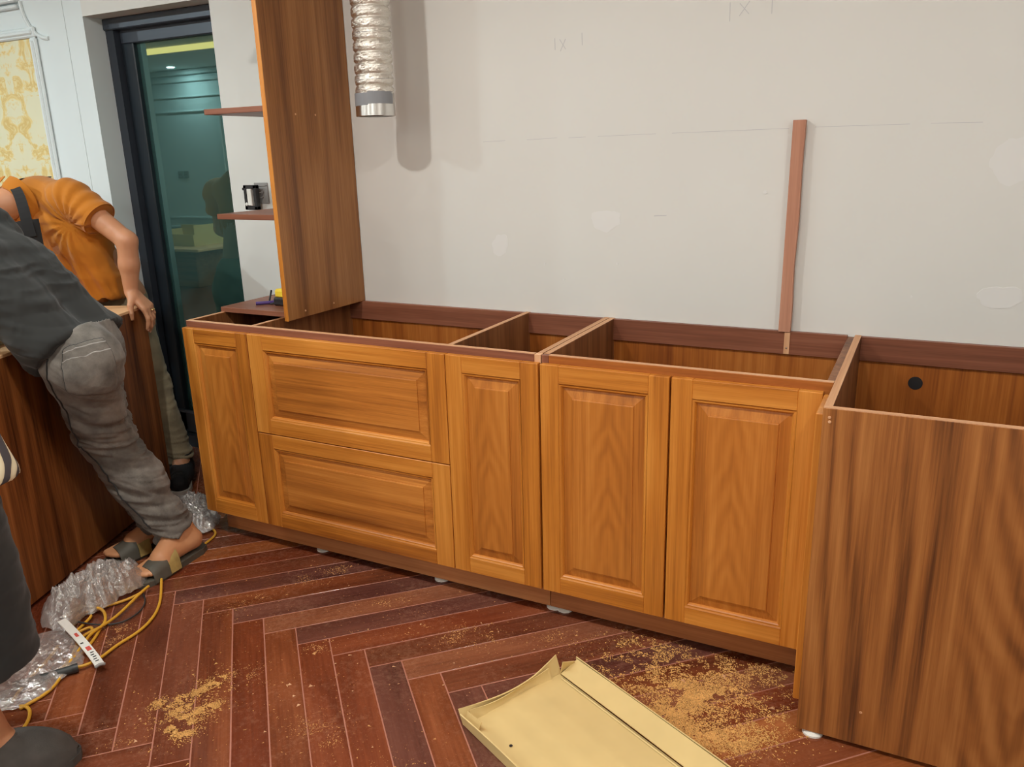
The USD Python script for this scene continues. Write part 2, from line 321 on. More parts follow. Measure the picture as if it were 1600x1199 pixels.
# ------------------------------------------------------------------ setting: floor of herringbone planks
FLOOR = single('floor', box((-7.6, -4.7, -0.05), (3.4, 0.42, -0.0007)), 'grout', kind='structure')
PW, PL, GAP = 0.0905, 0.75, 0.0016
def plank(s0, s1, t0, t1):
    """chamfered plank given in the rotated (s, t) frame"""
    r2 = math.sqrt(2); s0 += GAP; s1 -= GAP; t0 += GAP; t1 -= GAP; c = 0.0008; v = []
    for z, q in ((-0.012, 0), (-c, 0), (0.0, c)):
        for a, b in ((s0 + q, t0 + q), (s1 - q, t0 + q), (s1 - q, t1 - q), (s0 + q, t1 - q)):
            v.append(((a + b) / r2 + 0.502, (b - a) / r2 - 0.981, z))
    f = []
    for k in (0, 4):
        for j in range(4):
            i = (j + 1) % 4; f.append([k + j, k + i, k + 4 + i, k + 4 + j])
    f.append([8, 9, 10, 11])
    return np.array(v), np.array(f)
near_planks, far_planks = [], []
def cam_px(P):
    d = np.asarray(P, float) - CAM_C; z = d @ CAM_F
    return 800 + 1257.74 * (d @ CAM_R) / z, 599.5 - 1257.74 * (d @ CAM_U) / z, z
for n in range(-3, 4):
    for i in range(-60, 61):
        for kind, (a0, a1, b0, b1) in (('a', (i * PW, i * PW + PL, i * PW, i * PW + PW)), ('b', (i * PW - PW, i * PW, i * PW, i * PW + PL))):
            S = (a0 + n * PL, a1 + n * PL, b0 - n * PL, b1 - n * PL)
            v, f = plank(*S); lo, hi = v.min(0), v.max(0)
            if hi[0] < -1.6 or lo[0] > 3.4 or hi[1] < -4.7 or lo[1] > 0.42: continue
            c = v[8:].mean(0)
            d = np.hypot(c[0] - 1.3, c[1] + 1.1)
            seen = -1.0 < c[0] < 3.1 and -2.35 < c[1] < -0.30
            (near_planks if seen else far_planks).append((d, kind, v, f))
near_planks.sort(key=lambda q: q[0])
far_planks += near_planks[298:]; near_planks = near_planks[:298]
for d, kind, v, f in near_planks:
    v = v.copy(); v[:, 2] += RNG.uniform(-0.0004, 0.0002)
    sub(FLOOR, 'plank', (v, f), 'plank_%s_%d' % (kind, RNG.choice(6, p=[.22, .24, .17, .10, .17, .10])))
sub(FLOOR, 'far_planks', cat(*[(np.clip(q[2], [-7.6, -4.7, -1], [3.38, 0.4, 1]), q[3]) for q in far_planks]), 'plank_a_1', kind='stuff')
sub(FLOOR, 'far_floor', box((-7.6, -4.7, -0.004), (-1.75, 0.42, -0.0004)), 'floor_far')

# ------------------------------------------------------------------ setting: walls, ceiling, sliding door
XL, XR = -0.782, -0.042            # the door opening
WB = single('wall_back', cat(box((XR, 0, -0.05), (3.5, 0.42, 2.75)), box((XL, 0, 1.962), (XR, 0.42, 2.75))), 'white_paint', kind='structure')
WL = single('wall_left', box((-7.6, 0, -0.05), (XL, 0.42, 2.75)), 'left_paint', kind='structure')
single('wall_right', box((3.4, -4.7, -0.05), (3.52, 0, 2.75)), 'white_paint', kind='structure')
single('wall_far', box((-7.72, -4.7, -0.05), (-7.6, 0.42, 2.75)), 'left_paint', kind='structure')
WF = single('wall_front', box((-7.6, -4.82, -0.05), (3.5, -4.7, 2.75)), 'far_paint', kind='structure')
TX0, TX1, TY0, TY1 = -4.93, 2.7, -3.5, -1.95
CE = single('ceiling', cat(box((-7.6, -4.7, SOFFIT), (3.4, TY0, SOFFIT + 0.3)), box((-7.6, TY1, SOFFIT), (3.4, 0, SOFFIT + 0.3)),
                           box((-7.6, TY0, SOFFIT), (TX0, TY1, SOFFIT + 0.3)), box((TX1, TY0, SOFFIT), (3.4, TY1, SOFFIT + 0.3)),
                           box((-7.6, -4.7, SOFFIT + 0.3), (3.4, 0, SOFFIT + 0.34))), 'ceiling_paint', kind='structure')
for a, b in (((TX0, TY0 + 0.0, 2.425), (TX1, TY0 + 0.010, 2.48)), ((TX0, TY1 - 0.010, 2.425), (TX1, TY1, 2.48))):
    sub(CE, 'cove_strip', box(a, b), 'cove_glow', label='warm glowing cove strip in the tray ceiling')
# damask panel with its moulding, cornice and the carved corner on the wall left of the sliding door
fx0, fx1, fz0, fz1 = -2.35, -1.147, 0.30, 1.905
sub(WL, 'wallpaper', box((fx0, -0.003, fz0), (fx1, 0.001, fz1)), 'damask', label='gold damask wallpaper panel')
for a, b in (((fx0 - .045, fz1), (fx1 + .045, fz1 + .045)), ((fx0 - .045, fz0 - .045), (fx1 + .045, fz0)), ((fx0 - .045, fz0), (fx0, fz1)), ((fx1, fz0), (fx1 + .045, fz1))):
    sub(WL, 'moulding', cat(box((a[0], -0.016, a[1]), (b[0], 0, b[1]), .006), box((a[0] + .012, -0.024, a[1] + .012), (b[0] - .012, -.01, b[1] - .012), .006)), 'left_paint')
for z in (2.03, 2.055, 2.10):
    sub(WL, 'moulding', box((-2.4, -0.02 - (z - 2.03) * .3, z), (-1.19, 0, z + 0.018), .005), 'left_paint')
ang = np.linspace(math.pi, 1.5 * math.pi, 18)
arc = np.c_[-1.02 + 0.155 * np.cos(ang), np.full(18, -0.004), 2.06 + 0.165 * np.sin(ang)]
sub(WL, 'moulding', tube(arc, 0.009, 8), 'left_paint', smooth=40)
sub(WL, 'pilaster', box((-1.03, -0.0025, 0.0), (-0.90, 0, 2.42), .001), 'left_paint')
# sliding door: outer frame, head track, sliding leaf with stiles and rails, glass
YD = 0.10
D1 = single('door_1', cat(box((XL, YD, 0.0), (XL + .05, YD + .2, 1.962)), box((XR - .01, YD, 0.0), (XR + .04, YD + .2, 1.962)), box((XL, YD - .012, 1.915), (XR + .04, YD + .2, 1.962), .004)), 'frame_metal', kind='structure')
sub(D1, 'head_rail', box((XL + .05, YD + .03, 1.860), (XR + .03, YD + .09, 1.918), .004), 'frame_metal')
sub(D1, 'stile', box((XL + .05, YD + .03, 0.07), (XL + .125, YD + .09, 1.862), .004), 'frame_dark')
sub(D1, 'stile', box((XR - .06, YD + .03, 0.07), (XR + .03, YD + .09, 1.862), .004), 'frame_dark')
sub(D1, 'bottom_rail', cat(box((XL + .05, YD + .03, 0.06), (XR + .03, YD + .09, 0.165), .004), box((XL + .05, YD + .0, 0.0), (XR + .03, YD + .1, 0.06))), 'frame_dark')
sub(D1, 'track', box((XL + .05, YD + .022, 0.165), (XR + .03, YD + .035, 0.178)), 'frame_metal')
sub(D1, 'glass_pane', box((XL + .12, YD + .052, 0.15), (XR - .05, YD + .062, 1.87)), 'teal_glass', label='dark teal reflecting glass')
# what lies behind the glass: a dark balcony
single('wall_balcony', cat(box((XL - .3, 1.3, -.05), (.4, 1.34, 2.5)), box((XL - .34, .42, -.05), (XL - .3, 1.3, 2.5)), box((.4, .42, -.05), (.44, 1.3, 2.5)), box((XL - .3, .42, 2.4), (.4, 1.3, 2.44)), box((XL - .3, .42, -.05), (.4, 1.3, -.01))), 'far_paint', kind='structure')
# opposite wall, seen mirrored in the glass: mouldings, dado rails, sockets
for z, h, d in ((2.36, .06, .06), (2.28, .05, .03), (2.10, .022, .02), (1.93, .022, .02), (0.64, .03, .022), (0.52, .03, .022)):
    sub(WF, 'moulding', box((-7.6, -4.7, z), (-4.0, -4.7 + d, z + h), .006), 'far_paint')
sub(WF, 'moulding', box((-5.25, -4.7, .7), (-5.22, -4.68, 1.92), .006), 'far_paint')
for x in (-6.02, -5.92):
    t = Thing('wall_socket', 'square grey wall socket mirrored in the teal glass, %s of the pair' % ('left' if x < -5.95 else 'right'), 'socket', (x, -4.7, 1.19))
    t.part('face_plate', box((x - .044, -4.7, 1.146), (x + .044, -4.688, 1.234), .004), 'grey_plastic')
    t.part('pin_hole', cat(box((x - .014, -4.689, 1.18), (x - .008, -4.687, 1.2)), box((x + .008, -4.689, 1.18), (x + .014, -4.687, 1.2))), 'black_plastic')
# work table with boards against the opposite wall (mirrored in the glass)
t = Thing('work_table', 'work table wrapped in film and loaded with boards, mirrored low in the teal glass', 'table', (-5.6, -3.9, 0))
t.part('body', box((-6.3, -4.3, 0), (-4.6, -3.5, 0.40), .01), 'carcass_wood_x')
t.part('tabletop', box((-6.35, -4.35, 0.40), (-4.5, -3.45, 0.43), .004), 'tan_board')
b = Thing('open_carton', 'open pale carton standing on the work table mirrored in the glass', 'box', (-5.3, -3.9, 0.43))
b.part('carton_wall', cat(box((-5.55, -4.2, .43), (-4.8, -4.18, .62)), box((-5.55, -3.7, .43), (-4.8, -3.68, .56)), box((-5.55, -4.18, .43), (-5.53, -3.7, .58)), box((-4.82, -4.18, .43), (-4.8, -3.7, .66))), 'cardboard')
# ceiling lamps: the one mirrored in the glass is a thing, the others belong to the ceiling above the frame
for i, (x, y, power, tn) in enumerate(LAMPS):
    rim = oriented(lathe([(.046, .0), (.046, -.004), (.060, -.004), (.062, .0), (.046, .0)], (x, y, SOFFIT), 24))
    lens = oriented(lathe([(.0, -.003), (.045, -.003), (.045, -.001), (.0, -.001)], (x, y, SOFFIT), 24))
    if i == 6:
        t = Thing('downlight', 'white recessed ceiling downlight mirrored near the top of the teal glass door', 'ceiling light', (x, y, SOFFIT))
        t.part('rim', rim, 'white_plastic', smooth=40); t.part('lens', lens, 'lamp_glow')
    else:
        p = sub(CE, 'lamp_rim', rim, 'white_plastic', smooth=40); sub(p, 'lamp_lens', lens, 'lamp_glow')
# pencil marks, putty patches on the back wall
def wall3(u, w, z): return (u, -z, w)
def stroke(x0, z0, x1, z1, wd=0.0016):
    d = V(x1 - x0, z1 - z0); n = V(-d[1], d[0]) / np.linalg.norm(d) * wd / 2; a, b = V(x0, z0), V(x1, z1)
    return blob([a + n, b + n, b - n, a - n], 0.0, 0.0006, wall3)
for g in ([(1.145, 1.395, 1.23, 1.397), (1.31, 1.397, 1.42, 1.400), (1.46, 1.399, 1.52, 1.400)], [(1.56, 1.400, 1.75, 1.402), (1.80, 1.402, 2.14, 1.404)], [(2.21, 1.405, 2.45, 1.404), (2.50, 1.404, 2.62, 1.402)]):
    sub(WB, 'pencil_line', cat(*[stroke(*q, 0.0014) for q in g]), 'pencil')
for g in ([(1.415, 1.70, 1.416, 1.665)], [(1.432, 1.695, 1.452, 1.665), (1.452, 1.695, 1.434, 1.660)], [(1.507, 1.708, 1.508, 1.672)],
          [(1.958, 1.75, 1.959, 1.700)], [(1.985, 1.745, 2.012, 1.715), (2.012, 1.748, 1.985, 1.712)], [(2.073, 1.755, 2.074, 1.710)]):
    sub(WB, 'pencil_mark', cat(*[stroke(*q, 0.002) for q in g]), 'pencil')
def patch(cx, cz, rx, rz, seed, t=0.0007):
    a = np.linspace(0, 2 * np.pi, 40, endpoint=False); q = 1 + 0.30 * (meshkit.fbm(np.c_[np.cos(a) * 1.6, np.sin(a) * 1.6, a * 0], 3, seed) - .5) * 2
    return blob(np.c_[cx + rx * q * np.cos(a), cz + rz * q * np.sin(a)], 0, t, wall3)
for i, (cx, cz, rx, rz) in enumerate(((1.592, 1.138, .052, .032), (2.717, 0.951, .055, .03), (2.70, 1.30, .05, .06), (1.20, 1.05, .03, .04))):
    sub(WB, 'putty_patch', patch(cx, cz, rx, rz, i), 'putty')
for i, (cx, cz) in enumerate(((2.085, 1.227), (1.63, 1.0), (2.50, 0.94), (1.37, 0.99), (1.44, 0.94))):
    sub(WB, 'plaster_chip', patch(cx, cz, .006 if i == 0 else .003, .005 if i == 0 else .003, 9 + i, .002), 'putty')
sub(WB, 'scratch', stroke(1.75, 1.155, 1.79, 1.157, 0.003), 'pencil')
# ------------------------------------------------------------------ base cabinets (open tops, no worktop yet)
H, T, D, DT, KZ = 0.82, 0.018, 0.546, 0.020, 0.098
Z0, Z1, ZS = 0.103, 0.7985, 0.452          # door bottom, door top, joint between the drawers
def frame_bits(w, h, sw, rw, to3):
    """two stiles and two rails of a raised-panel door (u across, w up, d outwards from the door's back)"""
    b, dep = 0.011, 0.009; out = []
    prof = [(0.0, 0.0), (0.0025, 0.0018), (0.006, 0.0022), (0.0085, 0.005), (b, dep)]
    def face(u0, u1, w0, w1):
        m = box((u0, w0, 0), (u1, w1, DT), 0.0014); v, f = geo(m); return np.array([to3(*p) for p in v]), f
    def bead(p0, p1, inn):
        """quarter-round bead running from p0 to p1 on the inner edge, mitred, pointing in the direction inn"""
        p0, p1, inn = V(*p0), V(*p1), V(*inn); d = (p1 - p0) / np.linalg.norm(p1 - p0); vs = []
        for a, e in prof + [(b, DT - 0.002)]:
            vs.append([*(p0 + inn * a + d * a), DT - e - .0004]); vs.append([*(p1 + inn * a - d * a), DT - e - .0004])
        n = len(prof) + 1; f = [[2 * i, 2 * i + 1, 2 * i + 3, 2 * i + 2] for i in range(n - 1)]
        return np.array([to3(*p) for p in vs]), np.array(f)
    a, c = sw - b, rw - b
    out.append(('stile', cat(face(0, a, 0, h), bead((a, h - c), (a, c), (1, 0))), 'v'))
    out.append(('stile', cat(face(w - a, w, 0, h), bead((w - a, c), (w - a, h - c), (-1, 0))), 'v'))
    out.append(('rail', cat(face(a, w - a, 0, c), bead((a, c), (w - a, c), (0, 1))), 'h'))
    out.append(('rail', cat(face(a, w - a, h - c, h), bead((w - a, h - c), (a, h - c), (0, -1))), 'h'))
    return out
def raised_panel(w, h, sw, rw, to3):
    u0, u1, w0, w1 = sw - .012, w - sw + .012, rw - .012, h - rw + .012
    rings = [(0, DT - .011), (.014, DT - .011), (.016, DT - .0105), (.040, DT - .0055), (.0405, DT - .0030), (.043, DT - .0022)]
    v, f = [], []
    for q, d in rings:
        v += [(u0 + q, w0 + q, d), (u1 - q, w0 + q, d), (u1 - q, w1 - q, d), (u0 + q, w1 - q, d)]
    for k in range(len(rings) - 1):
        for j in range(4):
            i = (j + 1) % 4; f.append([4 * k + j, 4 * k + i, 4 * k + 4 + i, 4 * k + 4 + j])
    n = 4 * len(rings) - 4; f.append([n, n + 1, n + 2, n + 3])
    m0 = len(v); v += [(u0, w0, .001), (u1, w0, .001), (u1, w1, .001), (u0, w1, .001)]; f.append([m0 + 3, m0 + 2, m0 + 1, m0])
    for j in range(4):
        i = (j + 1) % 4; f.append([m0 + j, m0 + i, i, j])
    return np.array([to3(*p) for p in v]), np.array(f)
def front(t, name, x0, x1, z0, z1, y=-D, field='z', label=None, sw=0.062, rw=0.062, push=0.0):
    to3 = lambda u, w, d: (x0 + u, y - d - push, z0 + w)
    fm = 'door_field_' + field
    if field == 'z':
        fm = 'door_field_%d' % round(x0 * 1000); xc = (x0 + x1) / 2 + .02 * math.sin(x0 * 9)
        wood(fm, s(142, 80, 28), s(186, 114, 44), s(210, 140, 64), 'z', rings=4.5, line=0.8, rough=0.36, arch=(xc, 3.4 if x0 < 2 else 2.8, 50.0, .01, .085, .44, .545))
    p = t.part(name, raised_panel(x1 - x0, z1 - z0, sw, rw, to3), fm, label=label)
    for nm, m, o in frame_bits(x1 - x0, z1 - z0, sw, rw, to3):
        t.part(nm, m, 'door_wood_z' if o == 'v' else 'door_wood_x', under=p)
def carcass(t, x0, x1, dividers, y0, rail_mat, kick=True, back=True):
    xs = [x0, x1 - T] + list(dividers)
    for x in sorted(xs):
        low = x == B1 - T
        p = t.part('side_panel' if x in (x0, x1 - T) else 'divider', box((x, y0, KZ), (x + T, -0.001, H - (.006 if low else 0)), .0008), 'carcass_wood_z')
        if low: continue
        if not (PX - .07 < x < PX) : t.part('raw_edge', box((x + .0008, y0, H - .0004), (x + T - .0008, -0.002, H + .0007)), 'raw_wood_y', under=p, label='pale raw top edge')
        else: t.part('raw_edge', box((x + .0008, y0, H - .0004), (x + T - .0008, -0.434, H + .0007)), 'raw_wood_y', under=p, label='pale raw top edge')
    inner = sorted(xs)
    for a, b in zip(inner[:-1], inner[1:]):
        t.part('back_rail', box((a + T, -0.022, H - .070), (b, -0.003, H - .0005), .0008), 'red_wood_x')
        t.part('back_panel', box((a + T, -0.013, KZ), (b, -0.005, H - .065)), 'panel_wood_z')
        t.part('bottom_panel', box((a + T, y0, KZ), (b, -0.005, KZ + T)), 'carcass_wood_x')
PX = 0.5814
A0, A1, B0, B1 = 0.226, 1.6055, 1.6075, 2.3632
ta = Thing('base_cabinet', 'long orange-brown base cabinet with two wide drawers and a narrow panelled door at each end', 'cabinet', (A0, -D, 0))
carcass(ta, A0, A1, (0.519, 1.295), -D + T, 'red_wood_x')
ta.part('front_rail', box((A0 + .002, -D, H - .072), (A1 - .020, -D + T, H), .0012), 'red_wood_x')
ta.part('rail_edge', box((A0 + .002, -D + .0008, H - .0004), (A1 - .020, -D + T - .0008, H + .0007)), 'raw_wood_x', label='pale raw top edge')
ta.part('corner_block', box((A1 - .020, -D, H - .072), (A1, -D + T, H), .0012), 'raw_wood_z', label='lighter raw wood block at the end of the front rail')
ta.part('kick_board', box((A0 + .03, -0.507, 0.0135), (A1, -0.492, KZ), .001), 'kick_wood')
front(ta, 'door', A0 + .0, 0.5265, Z0, Z1)
front(ta, 'drawer', 0.5295, 1.303, ZS + .0015, Z1, field='x', sw=.075, rw=.062)
front(ta, 'drawer', 0.5295, 1.303, Z0, ZS - .0015, field='x', sw=.075, rw=.062)
front(ta, 'door', 1.3055, 1.6045, Z0, Z1, sw=.066)
def foot(t, x, y):
    t.part('levelling_foot', oriented(lathe([(0, 0), (.026, 0), (.026, .005), (.018, .008), (.008, .010), (.008, .0975), (0, .0975)], (x, y, 0.0), 16)), 'white_plastic', smooth=40, label='white levelling foot')
for x in (0.70, 1.20): foot(ta, x, -0.482)
tb = Thing('base_cabinet', 'orange-brown base cabinet with a pair of tall panelled doors under a pale front rail', 'cabinet', (B0, -D, 0))
carcass(tb, B0, B1, (), -D + T, 'red_wood_x')
tb.part('front_rail', box((B0 + .022, -D, H - .072), (B1, -D + T, H), .0012), 'panel_wood_x')
tb.part('rail_edge', box((B0 + .022, -D + .0008, H - .0004), (B1, -D + T - .0008, H + .0007)), 'raw_wood_x', label='pale raw top edge')
tb.part('corner_block', box((B0 + .001, -D, H - .072), (B0 + .022, -D + T, H), .0012), 'red_wood_z', label='dark end block of the front rail')
tb.part('kick_board', box((B0, -0.507, 0.0135), (B1 - .018, -0.492, KZ), .001), 'kick_wood')
front(tb, 'door', 1.611, 1.9755, Z0, Z1, sw=.066)
front(tb, 'door', 1.981, 2.344, Z0, Z1, sw=.066)
for x in (1.59, 1.625): foot(tb, x + .02, -0.482)
# corner cabinet in front of the right end, its plain side turned to the room
CX, CY, CR = 2.364, -0.750, 3.385
tc = Thing('corner_cabinet', 'tall-sided open corner cabinet with a plain dark veneer front, largest at the right edge', 'cabinet', (CX, CY, 0))
tc.part('front_panel', box((CX, CY, 0.012), (CR, CY + T, H), .001), 'corner_wood', label='plain veneered front with a cathedral grain figure')
tc.part('front_edge', box((CX + .0005, CY + .0005, H - .0005), (CR, CY + T - .0005, H + .0008)), 'raw_wood_x', label='pale raw top edge')
tc.part('side_panel', box((CX, CY + T, 0.012), (CX + T, -0.001, H), .001), 'carcass_wood_z')
tc.part('side_edge', box((CX + .0005, CY + T, H - .0005), (CX + T - .0005, -0.002, H + .0008)), 'raw_wood_y', label='pale raw top edge')
tc.part('side_panel', box((CR - T, CY + T, 0.012), (CR, -0.001, H), .001), 'carcass_wood_z')
tc.part('back_rail', box((CX + T, -0.022, H - .070), (CR - T, -0.003, H - .0005), .001), 'red_wood_x')
bp = box((CX + T, -0.013, 0.03), (CR - T, -0.005, H - .065))
tc.part('back_panel', bp, 'panel_wood_z')
tc.part('pipe_hole', oriented(lathe([(0, 0), (.019, 0), (.019, .0012), (0, .0012)], (2.535, -0.0130, 0.695), 24, (0, -1, 0))), 'black_plastic', label='round dark pipe hole')
tc.part('bottom_panel', box((CX + T, CY + T, 0.03), (CR - T, -0.015, 0.048)), 'carcass_wood_x')
tc.part('filler_strip', box((2.3472, -0.722, 0.07), (2.3635, -0.568, 0.7975), .002), 'door_wood_z', label='light orange filler strip beside the right door')
for x in (2.40, 2.95):
    tc.part("levelling_foot", oriented(lathe([(0, 0), (.024, 0), (.024, .005), (.012, .0115), (0, .0115)], (x, CY + .016, 0), 16)), "white_plastic", smooth=40, label="white levelling foot")
for x, z in ((2.378, .80), (2.379, .79), (2.50, .10)):
    tc.part('screw_plug', oriented(lathe([(0, 0), (.0035, 0), (.003, .0012), (0, .0015)], (x, CY - .0002, z), 10, (0, -1, 0))), 'raw_wood_z')
# batten standing upright on the rail against the wall, its right edge sawn a little uneven
zs = np.linspace(H, 1.425, 14); wob = 0.0018 * np.sin(zs * 23)
bv = []
for z, q in zip(zs, wob):
    x0 = 2.152 + (z - H) * 0.004; w = 0.033 - 0.0015 * np.exp(-((z - 1.0) / .08) ** 2) + q * .5
    bv += [(x0, -0.028, z), (x0 + w, -0.028, z), (x0 + w, -0.003, z), (x0, -0.003, z)]
bf = [[4 * k + j, 4 * k + (j + 1) % 4, 4 * k + 4 + (j + 1) % 4, 4 * k + 4 + j] for k in range(13) for j in range(4)] + [[3, 2, 1, 0], [52, 53, 54, 55]]
bt = Thing('batten', 'upright reddish wooden batten standing on the cabinet rail against the grey wall', 'batten', (2.168, -0.015, H))
bt.part('stick', oriented((np.array(bv), np.array(bf))), 'batten_wood')
bt.part('packing_shim', box((2.170, -0.0245, H - .068), (2.186, -0.0215, H - .002)), 'raw_wood_z', label='pale wooden shim screwed over the rail below it')
bt.part('screw', oriented(lathe([(0, 0), (.003, 0), (.0025, .0015), (0, .002)], (2.178, -0.0247, H - .05), 10, (0, -1, 0))), 'steel')
# open shelf unit left of the hood: tall side panel, three shelves and a base board on the cabinet
PX, PY, SX = 0.5814, -0.432, 0.315
tt = Thing('shelf_unit', 'tall wooden side panel with thin open shelves on its left, standing on the long cabinet', 'shelf', (PX, PY / 2, H))
tt.part('side_panel', box((PX, PY, H), (PX + T, -0.002, SOFFIT - .002), .0012), 'tall_wood')
tt.part('edge_band', box((PX + .0006, PY - .0012, H), (PX + T - .0006, PY, SOFFIT - .002)), 'door_wood_z', label='lighter orange edge band')
for z in (1.170, 1.515, 1.905):
    tt.part('shelf', box((SX, PY + .005, z - .009), (PX, -0.004, z + .009), .0012), 'red_wood_x')
tt.part('base_board', box((0.225, PY + .052, H), (PX, -0.004, H + .019), .0015), 'red_wood_x')
for y, z in ((-.345, H + .022), (-.19, H + .022), (-.30, 1.50), (-.2, 1.50)):
    tt.part('screw_plug', oriented(lathe([(0, 0), (.0035, 0), (.003, .001), (0, .0015)], (PX + T, y, z), 10, (1, 0, 0))), 'raw_wood_z')
# open wall box with wiring accessory pulled out
sx, sz = 0.108, 1.222
ts = Thing('socket_box', 'open black and white socket module hanging out of its wall box above the middle shelf', 'socket', (sx, 0, sz))
ts.part('wall_box', oriented(cat(box((sx - .020, -.004, sz + .030), (sx + .052, .0, sz + .046), .002), box((sx + .036, -.004, sz - .036), (sx + .052, .0, sz + .036), .002), box((sx - .02, -.002, sz - .036), (sx + .036, 0, sz + .03)))), 'grey_plastic')
q = V(sx - .012, -.030, sz - .006)
ts.part('module_frame', cat(box(q + V(-.032, -.010, .030), q + V(.034, .010, .044), .002), box(q + V(-.032, -.010, -.052), q + V(.034, .010, -.038), .002), box(q + V(-.032, -.010, -.052), q + V(-.016, .010, .044), .002), box(q + V(.018, -.010, -.052), q + V(.034, .010, .044), .002), box(q + V(-.042, -.006, .024), q + V(-.026, .006, .034), .001)), 'black_plastic')
ts.part('module_core', box(q + V(-.014, -.012, -.036), q + V(.010, .008, .030), .002), 'white_plastic')
ts.part('screw_head', oriented(lathe([(0, 0), (.007, 0), (.006, .002), (0, .003)], q + V(-.020, -.011, -.030), 14, (0, -1, 0))), 'white_plastic')
for dx, dz in ((.0, .02), (.012, -.01), (.02, .012)):
    ts.part('wire', tube(spline([q + V(dx, .010, dz), q + V(dx + .02, .018, dz + .004), V(sx + .02 + dx * .3, -.001, sz + dz)], 10), .002, 6), 'grey_plastic', smooth=True)
# flexible foil duct hanging from the ceiling with a taped metal collar
dc = V(0.8545, -0.20)
def duct_axis(z): return V(dc[0] + 0.006 * np.sin((z - 1.5) * 5), dc[1], z)
zz = np.linspace(1.545, SOFFIT, 330); n = 56; a = np.linspace(0, 2 * np.pi, n, endpoint=False); P = []
for z in zz:
    ph = ((z - 1.545) / 0.034) % 1.0
    r = 0.0550 + 0.0075 * (1 - abs(2 * ph - 1) ** 3.5)
    q = np.c_[np.cos(a) * 22, np.sin(a) * 22, np.full(n, z * 260)]
    r = r + (meshkit.fbm(q, 3, 4) - .5) * 0.0075
    P.append(duct_axis(z) + np.c_[r * np.cos(a), r * np.sin(a), np.zeros(n)])
P = np.array(P); P = np.concatenate([P, P[:, :1]], 1)
td = Thing('foil_duct', 'crinkled silver flexible duct hanging down in front of the wall', 'duct', (dc[0], dc[1], 1.48))
td.part('foil_tube', oriented(grid_sheet(P)), 'foil', smooth=30)
td.part('collar', oriented(lathe([(.056, 1.485), (.0625, 1.484), (.0645, 1.486), (.0640, 1.518), (.0640, 1.556), (.058, 1.558), (.056, 1.555), (.056, 1.485)], (dc[0], dc[1], 0), 48)), 'steel', smooth=35, label='shiny metal collar at the open end')
def band(a0, a1, z0, z1, zs0, r=.0648):
    aa = np.linspace(math.radians(a0), math.radians(a1), 24)
    lo = np.linspace(z0, zs0, 24)
    return thicken(np.array([[(dc[0] + r * math.cos(t), dc[1] + r * math.sin(t), zl), (dc[0] + r * math.cos(t), dc[1] + r * math.sin(t), z1)] for t, zl in zip(aa, lo)]), .0006)
td.part('tape', oriented(band(190, 285, 1.516, 1.556, 1.518)), 'grey_tape', label='grey tape wrapped on the collar')
td.part('tape', oriented(band(285, 370, 1.522, 1.560, 1.522)), 'grey_tape')
for k, zc in enumerate((1.60, 1.74, 1.9, 2.1, 2.3)):
    td.part('wire_ring', tube(np.array([duct_axis(zc) + V(.0625 * math.cos(t), .0625 * math.sin(t), 0.004 * math.sin(t)) for t in np.linspace(0, 2 * math.pi, 40)]), .0009, 5), 'grey_plastic', smooth=True)
# tape measure and marking tools on the base board
zb = H + .019
tm = Thing('tape_measure', 'yellow and black tape measure on the shelf base beside the tall panel', 'tape measure', (0.47, -.27, zb))
tm.part('case', box((0.411, -.296, zb + .028), (0.477, -.250, zb + .062), .008), 'yellow_plastic')
tm.part('base', box((0.406, -.299, zb + .0005), (0.481, -.247, zb + .032), .006), 'black_plastic')
tm.part('wrist_strap', tube(spline([(0.410, -.285, zb + .012), (0.385, -.285, zb + .004), (0.362, -.27, zb + .006), (0.35, -.25, zb + .026), (0.343, -.235, zb + .044)], 24), .0035, 6), 'black_plastic', smooth=True)
tp = Thing('marking_pen', 'dark violet pen lying on the shelf base left of the tape measure', 'pen', (0.39, -.28, zb))
tp.part('barrel', tube([(0.335, -.312, zb + .007), (0.37, -.280, zb + .007), (0.396, -.225, zb + .007)], .0065, 10), 'violet_plastic', smooth=40)
tp.part('cap', tube([(0.396, -.225, zb + .007), (0.405, -.205, zb + .007)], .0072, 10), 'black_plastic', smooth=40)
# ------------------------------------------------------------------ island cabinet on the left
IU = V(-0.3675, 0.9300, 0); IU /= np.linalg.norm(IU); IN = V(IU[1], -IU[0], 0); IP = V(-0.232, -0.345, 0); IH = 0.80
def isl(u, n, z): return IP - IU * u - IN * n + V(0, 0, z)      # u = towards the camera along the front, n = into the body
def ibox(u0, u1, n0, n1, z0, z1, c=.0012):
    v, f = geo(box((u0, n0, z0), (u1, n1, z1), c)); return oriented((np.array([isl(*p) for p in v]), f))
ti = Thing('island_cabinet', 'dark brown free-standing cabinet on the left that two people lean over', 'cabinet', tuple(isl(.7, .4, 0)))
ti.part('front_panel', ibox(0.0, 1.25, 0, T, 0.012, IH), 'island_wood')
ti.part('end_panel', ibox(0, T, T, .75, 0.012, IH), 'carcass_wood_z')
ti.part('end_panel', ibox(1.232, 1.25, T, .75, 0.012, IH), 'carcass_wood_z')
ti.part('back_panel', ibox(T, 1.232, .732, .75, 0.012, IH), 'carcass_wood_z')
ti.part('front_edge', ibox(0.0, 0.70, .0005, T - .0005, IH - .0005, IH + .0008, .0003), 'raw_wood_y', label='pale raw top edge')
ti.part('top_board', ibox(0.0, 1.25, .0, .75, IH, IH + .010), 'tan_board', label='light tan board laid over the top')
for u in (.08, .62, 1.15):
    p = isl(u, .03, 0); ti.part('levelling_foot', oriented(lathe([(0, 0), (.016, 0), (.013, .007), (.008, .012), (0, .012)], p, 12)), 'white_plastic', smooth=40)
